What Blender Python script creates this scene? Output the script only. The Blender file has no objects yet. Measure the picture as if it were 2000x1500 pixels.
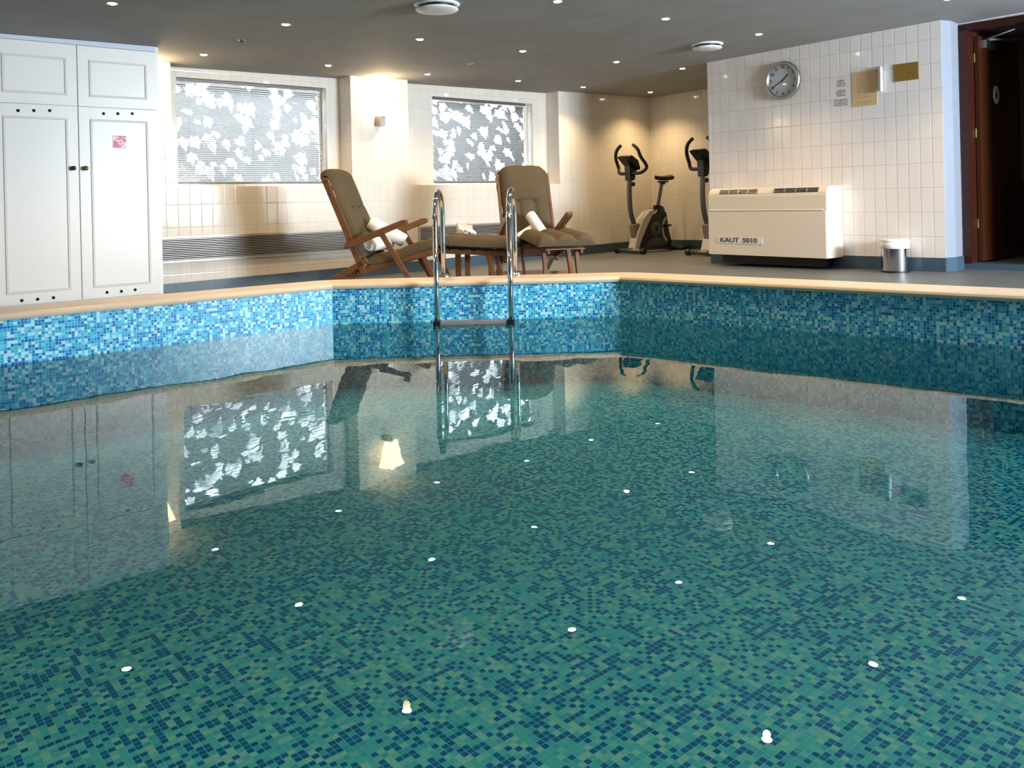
import bpy, bmesh, math, random
from mathutils import Vector, Matrix, geometry

# ------------------------------------------------------------------ camera
FPX, CXP, CYP = 1650.0, 1000.0, 392.0
ROLL = math.atan(0.0227)
TILT = 0.0168                       # the old ceiling and deck are not quite level
CAMZ, CEIL, FLOORZ = 0.928, 2.508, 0.075
scene = bpy.context.scene
COL = scene.collection
cam_data = bpy.data.cameras.new('camera')
cam_data.sensor_width = 36.0
cam_data.lens = FPX * 36.0 / 2000.0
cam_data.shift_y = -(750.0 - CYP) / 2000.0
cam_data.clip_start = 0.05
cam = bpy.data.objects.new('camera', cam_data)
COL.objects.link(cam)
RIGHT = Vector((math.cos(ROLL), 0, -math.sin(ROLL)))
UP = Vector((math.sin(ROLL), 0, math.cos(ROLL)))
BACK = Vector((0, -1, 0))
m3 = Matrix((RIGHT, UP, BACK)).transposed()
cam.matrix_world = Matrix.Translation((0, 0, CAMZ)) @ m3.to_4x4()
scene.camera = cam
CAM = Vector((0, 0, CAMZ))

# ------------------------------------------------------------------ world, exposure, daylight
scene.view_settings.view_transform = 'Standard'
scene.view_settings.look = 'None'
scene.view_settings.exposure = 0.2
scene.view_settings.gamma = 1.0
scene.view_settings.use_curve_mapping = False
scene.cycles.use_denoising = True
scene.cycles.max_bounces = 8
scene.cycles.diffuse_bounces = 5
scene.cycles.glossy_bounces = 4
scene.cycles.transparent_max_bounces = 12
scene.cycles.caustics_reflective = False
scene.cycles.caustics_refractive = False
scene.cycles.sample_clamp_indirect = 6.0
world = bpy.data.worlds.new('daylight')
scene.world = world
world.use_nodes = True
wbg = world.node_tree.nodes['Background']
wbg.inputs[0].default_value = (0.80, 0.88, 1.0, 1)
wbg.inputs[1].default_value = 9.0

TH = math.radians(40.3)
U = Vector((math.cos(TH), math.sin(TH), 0))
V = Vector((math.sin(TH), -math.cos(TH), 0))


def W(u, v, z=0.0):
    p = U * u + V * v
    return Vector((p.x, p.y, z))


DAY_E, WARM_E = 2500.0, 76.0
day = bpy.data.lights.new('window_daylight', 'AREA')
day.shape = 'RECTANGLE'; day.size = 2.8; day.size_y = 1.6
day.energy = DAY_E; day.color = (0.86, 0.93, 1.0)
dayo = bpy.data.objects.new('window_daylight', day); COL.objects.link(dayo)
_d = -V
dayo.matrix_world = Matrix.Translation(W(7.0, 3.95, 1.75)) @ _d.to_track_quat('-Z', 'Z').to_matrix().to_4x4()


sky = bpy.data.lights.new('light_well_daylight', 'AREA')
sky.shape = 'RECTANGLE'; sky.size = 6.5; sky.size_y = 0.06; sky.energy = 5000.0; sky.color = (0.93, 0.96, 1.0)
skyo = bpy.data.objects.new('light_well_daylight', sky); COL.objects.link(skyo)
_d = (V * -0.28 + Vector((0, 0, -1))).normalized()
skyo.matrix_world = Matrix.Translation(W(5.8, -8.99 - 0.47, 3.3)) @ _d.to_track_quat('-Z', 'Y').to_matrix().to_4x4()
skyo.matrix_world = Matrix.Translation(W(5.8, -8.99 - 0.47, 3.3)) @ Matrix((U, (-_d).cross(U), -_d)).transposed().to_4x4()


def ray(px, py):
    a = (px - CXP) / FPX; b = (CYP - py) / FPX
    return RIGHT * a + UP * b + Vector((0, 1, 0))


def at_z(px, py, z):
    d = ray(px, py); t = (z - CAMZ) / d.z
    return CAM + d * t


def at_y(px, py, Y):
    return CAM + ray(px, py) * Y


def on_ceiling(px, py):
    d = ray(px, py); t = (CEIL - CAMZ) / (d.z - TILT * d.x)
    return CAM + d * t


def on_ceiling_mirror(px, py):
    d = ray(px, py); t = -(CEIL + CAMZ) / (d.z + TILT * d.x)
    p = CAM + d * t
    return Vector((p.x, p.y, CEIL + TILT * p.x))


def floor_z(x): return FLOORZ + TILT * x


def on_floor(px, py):
    d = ray(px, py); t = (FLOORZ - CAMZ) / (d.z - TILT * d.x)
    return CAM + d * t


class Frame:
    """a wall: local x along the wall to the right, y into the wall, z up"""
    def __init__(s, o, xd):
        s.o = Vector(o); s.x = xd.normalized(); s.y = Vector((-s.x.y, s.x.x, 0))
        s.rz = math.atan2(s.x.y, s.x.x)
        s.m = Matrix.Translation(s.o) @ Matrix.Rotation(s.rz, 4, 'Z')

    def hit(s, px, py, off=0.0):
        d = ray(px, py); o = s.o + s.y * off
        t = (o - CAM).dot(s.y) / d.dot(s.y)
        p = CAM + d * t - s.o
        return p.dot(s.x), p.z


BACKW = Frame(W(0, -8.99), U)          # local x == u
RIGHTW = Frame(W(8.46, 0), V)          # local x == v
DOORW = Frame(W(8.83, 0), V)
CUPV = -8.99 + 0.77
CUPF = Frame(W(0, CUPV), U)

# ------------------------------------------------------------------ helpers


def tag(o, label=None, cat=None, group=None, kind=None):
    if label: o['label'] = label
    if cat: o['category'] = cat
    if group: o['group'] = group
    if kind: o['kind'] = kind
    return o


def obj(name, bm, mat, parent=None, smooth=False, bevel=0.0, frame=None, recalc=True):
    me = bpy.data.meshes.new(name)
    if recalc: bmesh.ops.recalc_face_normals(bm, faces=bm.faces)
    bm.to_mesh(me); bm.free()
    for p in me.polygons: p.use_smooth = smooth
    if isinstance(mat, (list, tuple)):
        for m in mat: me.materials.append(m)
    else:
        me.materials.append(mat)
    o = bpy.data.objects.new(name, me); COL.objects.link(o)
    if parent is not None: o.parent = parent
    if frame is not None: o.matrix_world = frame.m
    if bevel > 0:
        b = o.modifiers.new('bevel', 'BEVEL'); b.width = bevel; b.segments = 2; b.limit_method = 'ANGLE'
        b.angle_limit = math.radians(40)
    return o


def thing(name, label, cat, loc=(0, 0, 0), rz=0.0, group=None):
    o = bpy.data.objects.new(name, None); COL.objects.link(o)
    o.empty_display_size = 0.1
    o.location = loc; o.rotation_euler = (0, 0, rz)
    return tag(o, label, cat, group)


def struct(name, bm, mat, frame=None, parent=None, **k):
    o = obj(name, bm, mat, parent, frame=frame, **k)
    o['kind'] = 'structure'
    return o


def BM(): return bmesh.new()


def box(bm, x0, x1, y0, y1, z0, z1, mat=None):
    vs = [bm.verts.new((x, y, z)) for x in (x0, x1) for y in (y0, y1) for z in (z0, z1)]
    if mat is not None:
        for v in vs: v.co = mat @ v.co
    for f in ((0, 1, 3, 2), (4, 6, 7, 5), (0, 4, 5, 1), (2, 3, 7, 6), (0, 2, 6, 4), (1, 5, 7, 3)):
        bm.faces.new([vs[i] for i in f])
    return vs


def beam(bm, p0, p1, w, h, side=Vector((0, 1, 0))):
    """box along p0-p1; w measured along 'side', h across"""
    p0 = Vector(p0); p1 = Vector(p1); d = (p1 - p0).normalized()
    s = (side - d * side.dot(d)).normalized(); n = d.cross(s)
    vs = []
    for p in (p0, p1):
        for a in (-1, 1):
            for b in (-1, 1):
                vs.append(bm.verts.new(p + s * a * w / 2 + n * b * h / 2))
    for f in ((0, 1, 3, 2), (4, 6, 7, 5), (0, 4, 5, 1), (2, 3, 7, 6), (0, 2, 6, 4), (1, 5, 7, 3)):
        bm.faces.new([vs[i] for i in f])


def tube(bm, pts, r, n=12, cap=True):
    pts = [Vector(p) for p in pts]
    rr = r if isinstance(r, (list, tuple)) else [r] * len(pts)
    rings = []; ref = None
    for i, p in enumerate(pts):
        a = pts[max(0, i - 1)]; b = pts[min(len(pts) - 1, i + 1)]
        t = (b - a).normalized()
        if ref is None:
            ref = Vector((0, 0, 1)) if abs(t.z) < 0.9 else Vector((1, 0, 0))
        s = (ref - t * ref.dot(t)).normalized(); ref = s
        q = t.cross(s)
        rings.append([bm.verts.new(p + (s * math.cos(2 * math.pi * k / n) + q * math.sin(2 * math.pi * k / n)) * rr[i]) for k in range(n)])
    for i in range(len(rings) - 1):
        for k in range(n):
            bm.faces.new((rings[i][k], rings[i][(k + 1) % n], rings[i + 1][(k + 1) % n], rings[i + 1][k]))
    if cap:
        bm.faces.new(list(reversed(rings[0]))); bm.faces.new(rings[-1])


def smoothpath(pts, k=6):
    pts = [Vector(p) for p in pts]; out = []
    for i in range(len(pts) - 1):
        p0 = pts[max(0, i - 1)]; p1 = pts[i]; p2 = pts[i + 1]; p3 = pts[min(len(pts) - 1, i + 2)]
        for j in range(k):
            t = j / k
            out.append(0.5 * ((2 * p1) + (p2 - p0) * t + (2 * p0 - 5 * p1 + 4 * p2 - p3) * t * t + (3 * p1 - p0 - 3 * p2 + p3) * t ** 3))
    out.append(pts[-1])
    return out


def lathe(bm, prof, n=32, m=None, close=False):
    rings = []
    for r, z in prof:
        if r < 1e-6:
            rings.append([bm.verts.new((0, 0, z))])
        else:
            rings.append([bm.verts.new((r * math.cos(2 * math.pi * k / n), r * math.sin(2 * math.pi * k / n), z)) for k in range(n)])
    for a, b in zip(rings, rings[1:]):
        for k in range(n):
            k2 = (k + 1) % n
            if len(a) == 1 and len(b) == 1: continue
            if len(a) == 1: bm.faces.new((a[0], b[k2], b[k]))
            elif len(b) == 1: bm.faces.new((a[k], a[k2], b[0]))
            else: bm.faces.new((a[k], a[k2], b[k2], b[k]))
    if m is not None:
        for ring in rings:
            for v in ring: v.co = m @ v.co


def prism(bm, pts2, y0, y1, plane='xz'):
    """extrude a 2-D outline"""
    def P(a, b, y):
        return (a, y, b) if plane == 'xz' else ((a, b, y) if plane == 'xy' else (y, a, b))
    A = [bm.verts.new(P(a, b, y0)) for a, b in pts2]
    B = [bm.verts.new(P(a, b, y1)) for a, b in pts2]
    bm.faces.new(A); bm.faces.new(list(reversed(B)))
    n = len(A)
    for i in range(n):
        bm.faces.new((A[i], B[i], B[(i + 1) % n], A[(i + 1) % n]))


def copy_tree(o, parent=None):
    c = o.copy(); COL.objects.link(c); c.parent = parent
    for ch in [x for x in bpy.data.objects if x.parent == o]:
        copy_tree(ch, c)
    return c


def text_mesh(name, body, size, mat, parent, loc, rot=(math.pi / 2, 0, 0), extrude=0.001, bold=0.0, sx=1.0):
    cu = bpy.data.curves.new(name + '_curve', 'FONT')
    cu.body = body; cu.size = size; cu.extrude = extrude; cu.offset = bold
    cu.align_x = 'CENTER'; cu.align_y = 'CENTER'
    t = bpy.data.objects.new('tmp', cu); COL.objects.link(t)
    bpy.context.view_layer.update()
    me = bpy.data.meshes.new_from_object(t)
    COL.objects.unlink(t); bpy.data.objects.remove(t)
    me.materials.clear(); me.materials.append(mat)
    o = bpy.data.objects.new(name, me); COL.objects.link(o)
    o.parent = parent; o.location = loc; o.rotation_euler = rot; o.scale = (sx, 1, 1)
    return o

# ------------------------------------------------------------------ materials


def srgb(r, g, b):
    f = lambda c: (c / 255 / 12.92) if c / 255 <= 0.04045 else ((c / 255 + 0.055) / 1.055) ** 2.4
    return (f(r), f(g), f(b), 1)


class NT:
    def __init__(s, name):
        s.m = bpy.data.materials.new(name); s.m.use_nodes = True
        s.t = s.m.node_tree; s.t.nodes.clear()
        s.out = s.n('ShaderNodeOutputMaterial')

    def n(s, typ, **k):
        x = s.t.nodes.new(typ)
        for a, b in k.items(): setattr(x, a, b)
        return x

    def l(s, a, b): s.t.links.new(a, b)

    def math(s, op, a, b=None, c=None):
        x = s.n('ShaderNodeMath', operation=op)
        for i, v in enumerate((a, b, c)):
            if v is None: continue
            if isinstance(v, (int, float)): x.inputs[i].default_value = v
            else: s.l(v, x.inputs[i])
        return x.outputs[0]

    def mix(s, fac, a, b):
        x = s.n('ShaderNodeMix', data_type='RGBA')
        for i, v in ((0, fac), (6, a), (7, b)):
            if isinstance(v, (int, float)): x.inputs[i].default_value = v
            elif isinstance(v, tuple): x.inputs[i].default_value = v
            else: s.l(v, x.inputs[i])
        return x.outputs[2]

    def bsdf(s, color, rough=0.5, metal=0.0, spec=0.5, normal=None, coat=0.0):
        b = s.n('ShaderNodeBsdfPrincipled')
        for nm, v in (('Base Color', color), ('Roughness', rough), ('Metallic', metal), ('Specular IOR Level', spec), ('Coat Weight', coat)):
            if isinstance(v, (int, float, tuple)): b.inputs[nm].default_value = v
            else: s.l(v, b.inputs[nm])
        if normal is not None: s.l(normal, b.inputs['Normal'])
        s.l(b.outputs[0], s.out.inputs[0])
        return b

    def noise(s, scale, vec=None, detail=3.0, rough=0.5):
        x = s.n('ShaderNodeTexNoise'); x.inputs['Scale'].default_value = scale
        x.inputs['Detail'].default_value = detail; x.inputs['Roughness'].default_value = rough
        if vec is None: vec = s.obj()
        s.l(vec, x.inputs['Vector'])
        return x

    def obj(s): return s.n('ShaderNodeTexCoord').outputs['Object']

    def bump(s, h, strength=0.3, dist=0.01):
        x = s.n('ShaderNodeBump'); x.inputs['Strength'].default_value = strength; x.inputs['Distance'].default_value = dist
        s.l(h, x.inputs['Height']); return x.outputs[0]


def simple(name, col, rough=0.5, metal=0.0, spec=0.5, var=0.06, nscale=8.0, bump=0.0):
    t = NT(name)
    nz = t.noise(nscale)
    c2 = tuple(min(1, c * (1 + var)) for c in col[:3]) + (1,)
    c1 = tuple(c * (1 - var) for c in col[:3]) + (1,)
    c = t.mix(nz.outputs[0], c1, c2)
    nm = t.bump(nz.outputs[0], bump, 0.01) if bump > 0 else None
    t.bsdf(c, rough, metal, spec, nm)
    return t.m


def mosaic(name, pitch=0.0187, deep=False):
    t = NT(name)
    uv = t.n('ShaderNodeTexCoord').outputs['UV']
    sc = t.n('ShaderNodeVectorMath', operation='SCALE'); sc.inputs['Scale'].default_value = 1 / pitch; t.l(uv, sc.inputs[0])
    sep = t.n('ShaderNodeSeparateXYZ'); t.l(sc.outputs[0], sep.inputs[0])
    fx = t.math('FRACT', sep.outputs[0]); fy = t.math('FRACT', sep.outputs[1])
    ix = t.math('FLOOR', sep.outputs[0]); iy = t.math('FLOOR', sep.outputs[1])
    cb = t.n('ShaderNodeCombineXYZ'); t.l(ix, cb.inputs[0]); t.l(iy, cb.inputs[1])
    wn = t.n('ShaderNodeTexWhiteNoise', noise_dimensions='3D'); t.l(cb.outputs[0], wn.inputs[0])
    cr = t.n('ShaderNodeValToRGB'); cr.color_ramp.interpolation = 'CONSTANT'
    stops = [(0.0, srgb(18, 92, 160)), (0.14, srgb(24, 112, 176)), (0.27, srgb(44, 150, 196)), (0.42, srgb(80, 178, 208)),
             (0.55, srgb(62, 164, 188)), (0.70, srgb(110, 192, 212)), (0.80, srgb(182, 216, 222))]
    if deep:
        stops = [(0.0, srgb(0, 96, 166)), (0.18, srgb(0, 108, 178)), (0.37, srgb(84, 178, 206)), (0.47, srgb(96, 188, 214)),
                 (0.58, srgb(102, 194, 210)), (0.74, srgb(146, 204, 208)), (0.87, srgb(182, 212, 208))]
    e = cr.color_ramp.elements
    e[0].position, e[0].color = stops[0]; e[1].position, e[1].color = stops[1]
    for p, c in stops[2:]:
        x = e.new(p); x.color = c
    t.l(wn.outputs['Value'], cr.inputs[0])
    dx = t.math('ABSOLUTE', t.math('SUBTRACT', fx, 0.5)); dy = t.math('ABSOLUTE', t.math('SUBTRACT', fy, 0.5))
    mx = t.math('MAXIMUM', dx, dy)
    g = t.math('GREATER_THAN', mx, 0.445)
    c = t.mix(g, cr.outputs[0], srgb(128, 208, 230))
    t.bsdf(c, 0.3, 0, 0.4)
    return t.m


def walltile(name, col, grout, tw=0.117, thh=0.241, rough=0.10, z0=0.0, bump=0.35, wob=0.15):
    """glazed tiles: x+y runs along the wall and round its corners"""
    t = NT(name)
    sep = t.n('ShaderNodeSeparateXYZ'); t.l(t.obj(), sep.inputs[0])
    a = t.math('ADD', sep.outputs[0], sep.outputs[1])
    sx = t.math('DIVIDE', a, tw); sz = t.math('DIVIDE', t.math('SUBTRACT', sep.outputs[2], z0), thh)
    fx = t.math('FRACT', sx); fz = t.math('FRACT', sz)
    dx = t.math('MULTIPLY', t.math('SUBTRACT', 0.5, t.math('ABSOLUTE', t.math('SUBTRACT', fx, 0.5))), tw)
    dz = t.math('MULTIPLY', t.math('SUBTRACT', 0.5, t.math('ABSOLUTE', t.math('SUBTRACT', fz, 0.5))), thh)
    d = t.math('MINIMUM', dx, dz)
    g = t.math('LESS_THAN', d, 0.0016)
    cb = t.n('ShaderNodeCombineXYZ'); t.l(t.math('FLOOR', sx), cb.inputs[0]); t.l(t.math('FLOOR', sz), cb.inputs[1])
    wn = t.n('ShaderNodeTexWhiteNoise', noise_dimensions='3D'); t.l(cb.outputs[0], wn.inputs[0])
    c1 = tuple(x * 0.95 for x in col[:3]) + (1,)
    c = t.mix(g, t.mix(wn.outputs['Value'], c1, col), grout)
    # pillowed edge, tiny tilt per tile, waviness of the glaze
    hh = t.math('MINIMUM', t.math('DIVIDE', d, 0.008), 1.0)
    hh = t.math('POWER', hh, 0.5)
    nz = t.noise(7.0, detail=1.0)
    til = t.math('MULTIPLY', t.math('MULTIPLY', t.math('SUBTRACT', wn.outputs['Value'], 0.5), t.math('SUBTRACT', fx, 0.5)), wob * 2)
    h = t.math('ADD', hh, t.math('ADD', til, t.math('MULTIPLY', nz.outputs[0], wob)))
    rg = t.math('ADD', t.math('MULTIPLY', g, 0.5), rough)
    t.bsdf(c, rg, 0, 0.5, t.bump(h, bump, 0.004))
    return t.m


def wood(name, c1, c2, rough=0.45, scale=6.0):
    t = NT(name)
    mp = t.n('ShaderNodeMapping'); mp.inputs['Scale'].default_value = (1.5, 9, 9)
    t.l(t.obj(), mp.inputs[0])
    nz = t.noise(scale, mp.outputs[0], 4, 0.6)
    t.bsdf(t.mix(nz.outputs[0], c1, c2), rough, 0, 0.4, t.bump(nz.outputs[0], 0.15, 0.003))
    return t.m


def fabric(name, col, rough=0.9):
    t = NT(name)
    nz = t.noise(160, detail=2); n2 = t.noise(5, detail=3)
    c1 = tuple(x * 0.8 for x in col[:3]) + (1,); c2 = tuple(min(1, x * 1.2) for x in col[:3]) + (1,)
    f = t.math('ADD', t.math('MULTIPLY', nz.outputs[0], 0.5), t.math('MULTIPLY', n2.outputs[0], 0.5))
    t.bsdf(t.mix(f, c1, c2), rough, 0, 0.15, t.bump(nz.outputs[0], 0.3, 0.002))
    return t.m


def emissive(name, col, strength):
    t = NT(name)
    e = t.n('ShaderNodeEmission'); e.inputs[0].default_value = col; e.inputs[1].default_value = strength
    t.l(e.outputs[0], t.out.inputs[0])
    return t.m


M = {}
M['mosaic'] = mosaic('pool_mosaic')
M['mosaic_deep'] = mosaic('pool_floor_mosaic', 0.0195, True)
M['tile_back'] = walltile('glazed_wall_tile', srgb(226, 220, 211), srgb(196, 188, 178), tw=0.122)
M['tile_right'] = walltile('glazed_wall_tile_right', srgb(234, 227, 224), srgb(180, 173, 170), tw=0.117)
M['tile_base'] = walltile('slate_blue_skirting_tile', srgb(62, 82, 98), srgb(92, 100, 106), tw=0.20, thh=2.0, rough=0.35, z0=-1, bump=0.15)
M['floor_tile'] = None
M['white'] = simple('white_paint', srgb(225, 226, 228), 0.45, var=0.015, nscale=3)
M['blue_white'] = simple('cool_white_plinth', srgb(190, 200, 212), 0.5, var=0.02)
M['cupboard'] = simple('cupboard_white_lacquer', srgb(222, 219, 214), 0.32, var=0.015, nscale=2)
M['mould'] = simple('moulding_beige_grey', srgb(206, 200, 194), 0.45, var=0.03)
M['black'] = simple('black_plastic', srgb(11, 11, 12), 0.4, var=0.1)
M['hole'] = simple('dark_hole', srgb(10, 10, 10), 0.9)
M['chrome'] = simple('polished_steel', (0.62, 0.64, 0.68, 1), 0.10, 1.0, var=0.02)
M['steel'] = simple('brushed_steel', (0.5, 0.5, 0.5, 1), 0.3, 1.0, var=0.05)
M['brassknob'] = simple('antique_brass', srgb(118, 104, 70), 0.35, 1.0)
M['darkknob'] = simple('dark_bronze', srgb(52, 52, 46), 0.35, 0.7)
M['teak'] = wood('oiled_teak', srgb(88, 56, 34), srgb(134, 90, 58), 0.4)
M['cushion'] = fabric('taupe_cushion_fabric', srgb(86, 75, 58))
M['towel'] = fabric('white_terry', srgb(236, 230, 224), 0.95)
M['louvre'] = simple('anodised_louvre', srgb(168, 162, 154), 0.35, 0.3)
M['blind'] = simple('blind_slat_aluminium', srgb(94, 91, 89), 0.4, 0.1)
M['frame'] = simple('window_frame_cream', srgb(226, 214, 196), 0.4)
M['heater'] = simple('heater_cream_plastic', srgb(226, 216, 202), 0.4, var=0.015, nscale=2)
M['doorwood'] = wood('dark_mahogany', srgb(34, 12, 8), srgb(62, 26, 14), 0.3, 3)
M['leafwood'] = wood('brown_door_leaf', srgb(50, 24, 11), srgb(76, 38, 18), 0.35, 3)
M['paper'] = simple('tan_notice_paper', srgb(206, 176, 134), 0.5, var=0.04)
M['brass'] = simple('brass_plate', srgb(160, 128, 62), 0.38, 0.6, var=0.15, nscale=20)
M['ink'] = simple('print_ink', srgb(84, 80, 80), 0.6)
M['bulb'] = emissive('halogen_bulb', (1.0, 0.86, 0.62, 1), 60.0)


def m_floor():
    t = NT('grey_deck_tile')
    sep = t.n('ShaderNodeSeparateXYZ'); t.l(t.n('ShaderNodeTexCoord').outputs['UV'], sep.inputs[0])
    fx = t.math('FRACT', t.math('DIVIDE', sep.outputs[0], 0.2)); fy = t.math('FRACT', t.math('DIVIDE', sep.outputs[1], 0.2))
    mx = t.math('MAXIMUM', t.math('ABSOLUTE', t.math('SUBTRACT', fx, 0.5)), t.math('ABSOLUTE', t.math('SUBTRACT', fy, 0.5)))
    g = t.math('GREATER_THAN', mx, 0.487)
    nz = t.noise(5, detail=4)
    c = t.mix(nz.outputs[0], srgb(78, 84, 88), srgb(108, 112, 114))
    t.bsdf(t.mix(g, c, srgb(84, 86, 88)), 0.45, 0, 0.3)
    return t.m


M['floor_tile'] = m_floor()


def m_ceiling():
    t = NT('grey_rendered_ceiling')
    nz = t.noise(2.2, detail=5, rough=0.6); n2 = t.noise(30, detail=3)
    c = t.mix(nz.outputs[0], srgb(132, 132, 132), srgb(158, 158, 158))
    t.bsdf(c, 0.75, 0, 0.2, t.bump(t.math('ADD', nz.outputs[0], t.math('MULTIPLY', n2.outputs[0], 0.15)), 0.35, 0.02))
    return t.m


M['ceiling'] = m_ceiling()


def m_coping():
    t = NT('travertine_coping')
    nz = t.noise(9, detail=5); n2 = t.noise(2, detail=2)
    f = t.math('ADD', t.math('MULTIPLY', nz.outputs[0], 0.6), t.math('MULTIPLY', n2.outputs[0], 0.4))
    t.bsdf(t.mix(f, srgb(200, 178, 152), srgb(220, 202, 180)), 0.4, 0, 0.4)
    return t.m


M['coping'] = m_coping()


def m_water():
    t = NT('pool_water')
    mp = t.n('ShaderNodeMapping'); mp.inputs['Rotation'].default_value = (0, 0, 0.2)
    mp.inputs['Scale'].default_value = (1.0, 1.6, 1.0)
    t.l(t.obj(), mp.inputs[0])
    n1 = t.noise(2.2, mp.outputs[0], 1.2, 0.4); n2 = t.noise(16.0, mp.outputs[0], 1.0)
    h = t.math('ADD', n1.outputs[0], t.math('MULTIPLY', n2.outputs[0], 0.003))
    nm = t.bump(h, 1.0, 0.0011)
    fr = t.n('ShaderNodeFresnel'); fr.inputs['IOR'].default_value = 1.34
    t.l(nm, fr.inputs['Normal'])
    tr = t.n('ShaderNodeBsdfTransparent'); tr.inputs[0].default_value = (0.58, 0.90, 0.98, 1)
    gl = t.n('ShaderNodeBsdfGlossy'); gl.inputs['Roughness'].default_value = 0.0
    gl.inputs[0].default_value = (0.95, 1, 1, 1); t.l(nm, gl.inputs['Normal'])
    mx = t.n('ShaderNodeMixShader'); t.l(fr.outputs[0], mx.inputs[0]); t.l(tr.outputs[0], mx.inputs[1]); t.l(gl.outputs[0], mx.inputs[2])
    t.l(mx.outputs[0], t.out.inputs[0])
    return t.m


M['water'] = m_water()


def m_glass():
    t = NT('window_glass')
    tr = t.n('ShaderNodeBsdfTransparent'); tr.inputs[0].default_value = (0.93, 0.95, 0.96, 1)
    gl = t.n('ShaderNodeBsdfGlossy'); gl.inputs['Roughness'].default_value = 0.02
    mx = t.n('ShaderNodeMixShader'); mx.inputs[0].default_value = 0.07
    t.l(tr.outputs[0], mx.inputs[1]); t.l(gl.outputs[0], mx.inputs[2]); t.l(mx.outputs[0], t.out.inputs[0])
    return t.m


M['glass'] = m_glass()

# ------------------------------------------------------------------ pool


def polyuv(bm, f, fn):
    ul = bm.loops.layers.uv.verify()
    for lo in f.loops: lo[ul].uv = fn(lo.vert.co)


POOL_D = -0.50
TILE_TOP = 0.276
COP_TOP = 0.318
pA = at_z(0, 715, 0); pB = at_z(650, 634, 0); pC = at_z(1213, 618, 0); pD = at_z(2000, 682, 0)
for p in (pA, pB, pC, pD): p.z = 0
dAB = (pB - pA).normalized(); dCD = (pD - pC).normalized()
P0 = pA - dAB * ((pA.dot(U) + 3.0) / dAB.dot(U))
P3 = pC + dCD * ((2.2 - pC.dot(V)) / dCD.dot(V))
P4 = W(-3.0, 2.2)
POOL = [P0, pB, pC, P3, P4]            # clockwise from the left


def offset_poly(P, d, arc=0):
    out = []; n = len(P)
    for i in range(n):
        a, b, c = P[i - 1], P[i], P[(i + 1) % n]
        d1 = (b - a).normalized(); d2 = (c - b).normalized()
        n1 = Vector((-d1.y, d1.x, 0)); n2 = Vector((-d2.y, d2.x, 0))
        bis = (n1 + n2).normalized(); k = d / bis.dot(n1)
        if arc and i in (1, 2):
            for t in (0, 0.25, 0.5, 0.75, 1.0):
                nn = (n1 * (1 - t) + n2 * t).normalized()
                out.append(b + nn * (d / max(0.5, 1.0)))
        else:
            for t in range(5 if arc else 1):
                out.append(b + bis * k)
    return out


bm = BM()
for i in range(5):
    a, b = POOL[i], POOL[(i + 1) % 5]
    L = (b - a).length; d = (b - a).normalized()
    vs = [bm.verts.new((a.x, a.y, POOL_D)), bm.verts.new((b.x, b.y, POOL_D)), bm.verts.new((b.x, b.y, TILE_TOP)), bm.verts.new((a.x, a.y, TILE_TOP))]
    f = bm.faces.new(vs)
    polyuv(bm, f, lambda co, a=a, d=d, i=i: ((Vector((co.x, co.y, 0)) - a).dot(d) + 10 * i, co.z - TILE_TOP))
struct('pool_wall', bm, M['mosaic'], recalc=False)['label'] = 'blue mosaic tiled pool wall'
bm = BM()
f = bm.faces.new([bm.verts.new((p.x, p.y, POOL_D)) for p in POOL]); polyuv(bm, f, lambda co: (co.dot(dAB) + 50, co.x * dAB.y - co.y * dAB.x + 50))
struct('pool_floor', bm, M['mosaic_deep'])['label'] = 'mosaic tiled pool bottom under water'
bm = BM()
f = bm.faces.new([bm.verts.new((p.x, p.y, 0)) for p in reversed(POOL)])
w = obj('pool_water', bm, M['water']); tag(w, 'still clear turquoise pool water reflecting the ceiling lights', 'water', kind='stuff')

# coping with rounded nose, on top of the raised pool rim
bm = BM()
prof = [(-0.022, TILE_TOP - 0.002), (-0.030, TILE_TOP + 0.008), (-0.034, TILE_TOP + 0.020), (-0.026, TILE_TOP + 0.034), (-0.010, COP_TOP),
        (0.0, COP_TOP), (0.33, COP_TOP), (0.345, COP_TOP - 0.012), (0.345, TILE_TOP - 0.01), (0.05, TILE_TOP - 0.002)]
rings = []
for d, z in prof:
    P = offset_poly(POOL, d, arc=1) if d > 0.1 else offset_poly(POOL, d)
    if d <= 0.1: P = [q for q in P for _ in range(5)]
    rings.append([bm.verts.new((q.x, q.y, z)) for q in P])
nn = len(rings[0])
for i in range(len(rings)):
    r0, r1 = rings[i], rings[(i + 1) % len(rings)]
    for k in range(nn):
        if (r0[k].co - r0[(k + 1) % nn].co).length < 1e-6 and (r1[k].co - r1[(k + 1) % nn].co).length < 1e-6: continue
        bm.faces.new((r0[k], r0[(k + 1) % nn], r1[(k + 1) % nn], r1[k]))
bmesh.ops.remove_doubles(bm, verts=bm.verts, dist=1e-5)
struct('pool_coping', bm, M['coping'])['label'] = 'cream stone coping around the pool rim'
RIM = offset_poly(POOL, 0.30, arc=1)
bm = BM()
RIMu = []
for p in RIM:
    if not RIMu or (p - RIMu[-1]).length > 1e-4: RIMu.append(p)
lo = [bm.verts.new((p.x, p.y, -0.05)) for p in RIMu]; hi = [bm.verts.new((p.x, p.y, TILE_TOP)) for p in RIMu]
for i in range(len(RIMu)):
    j = (i + 1) % len(RIMu); bm.faces.new((lo[i], lo[j], hi[j], hi[i]))
struct('pool_rim', bm, M['tile_base'])['label'] = 'raised outer face of the pool rim'

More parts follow.
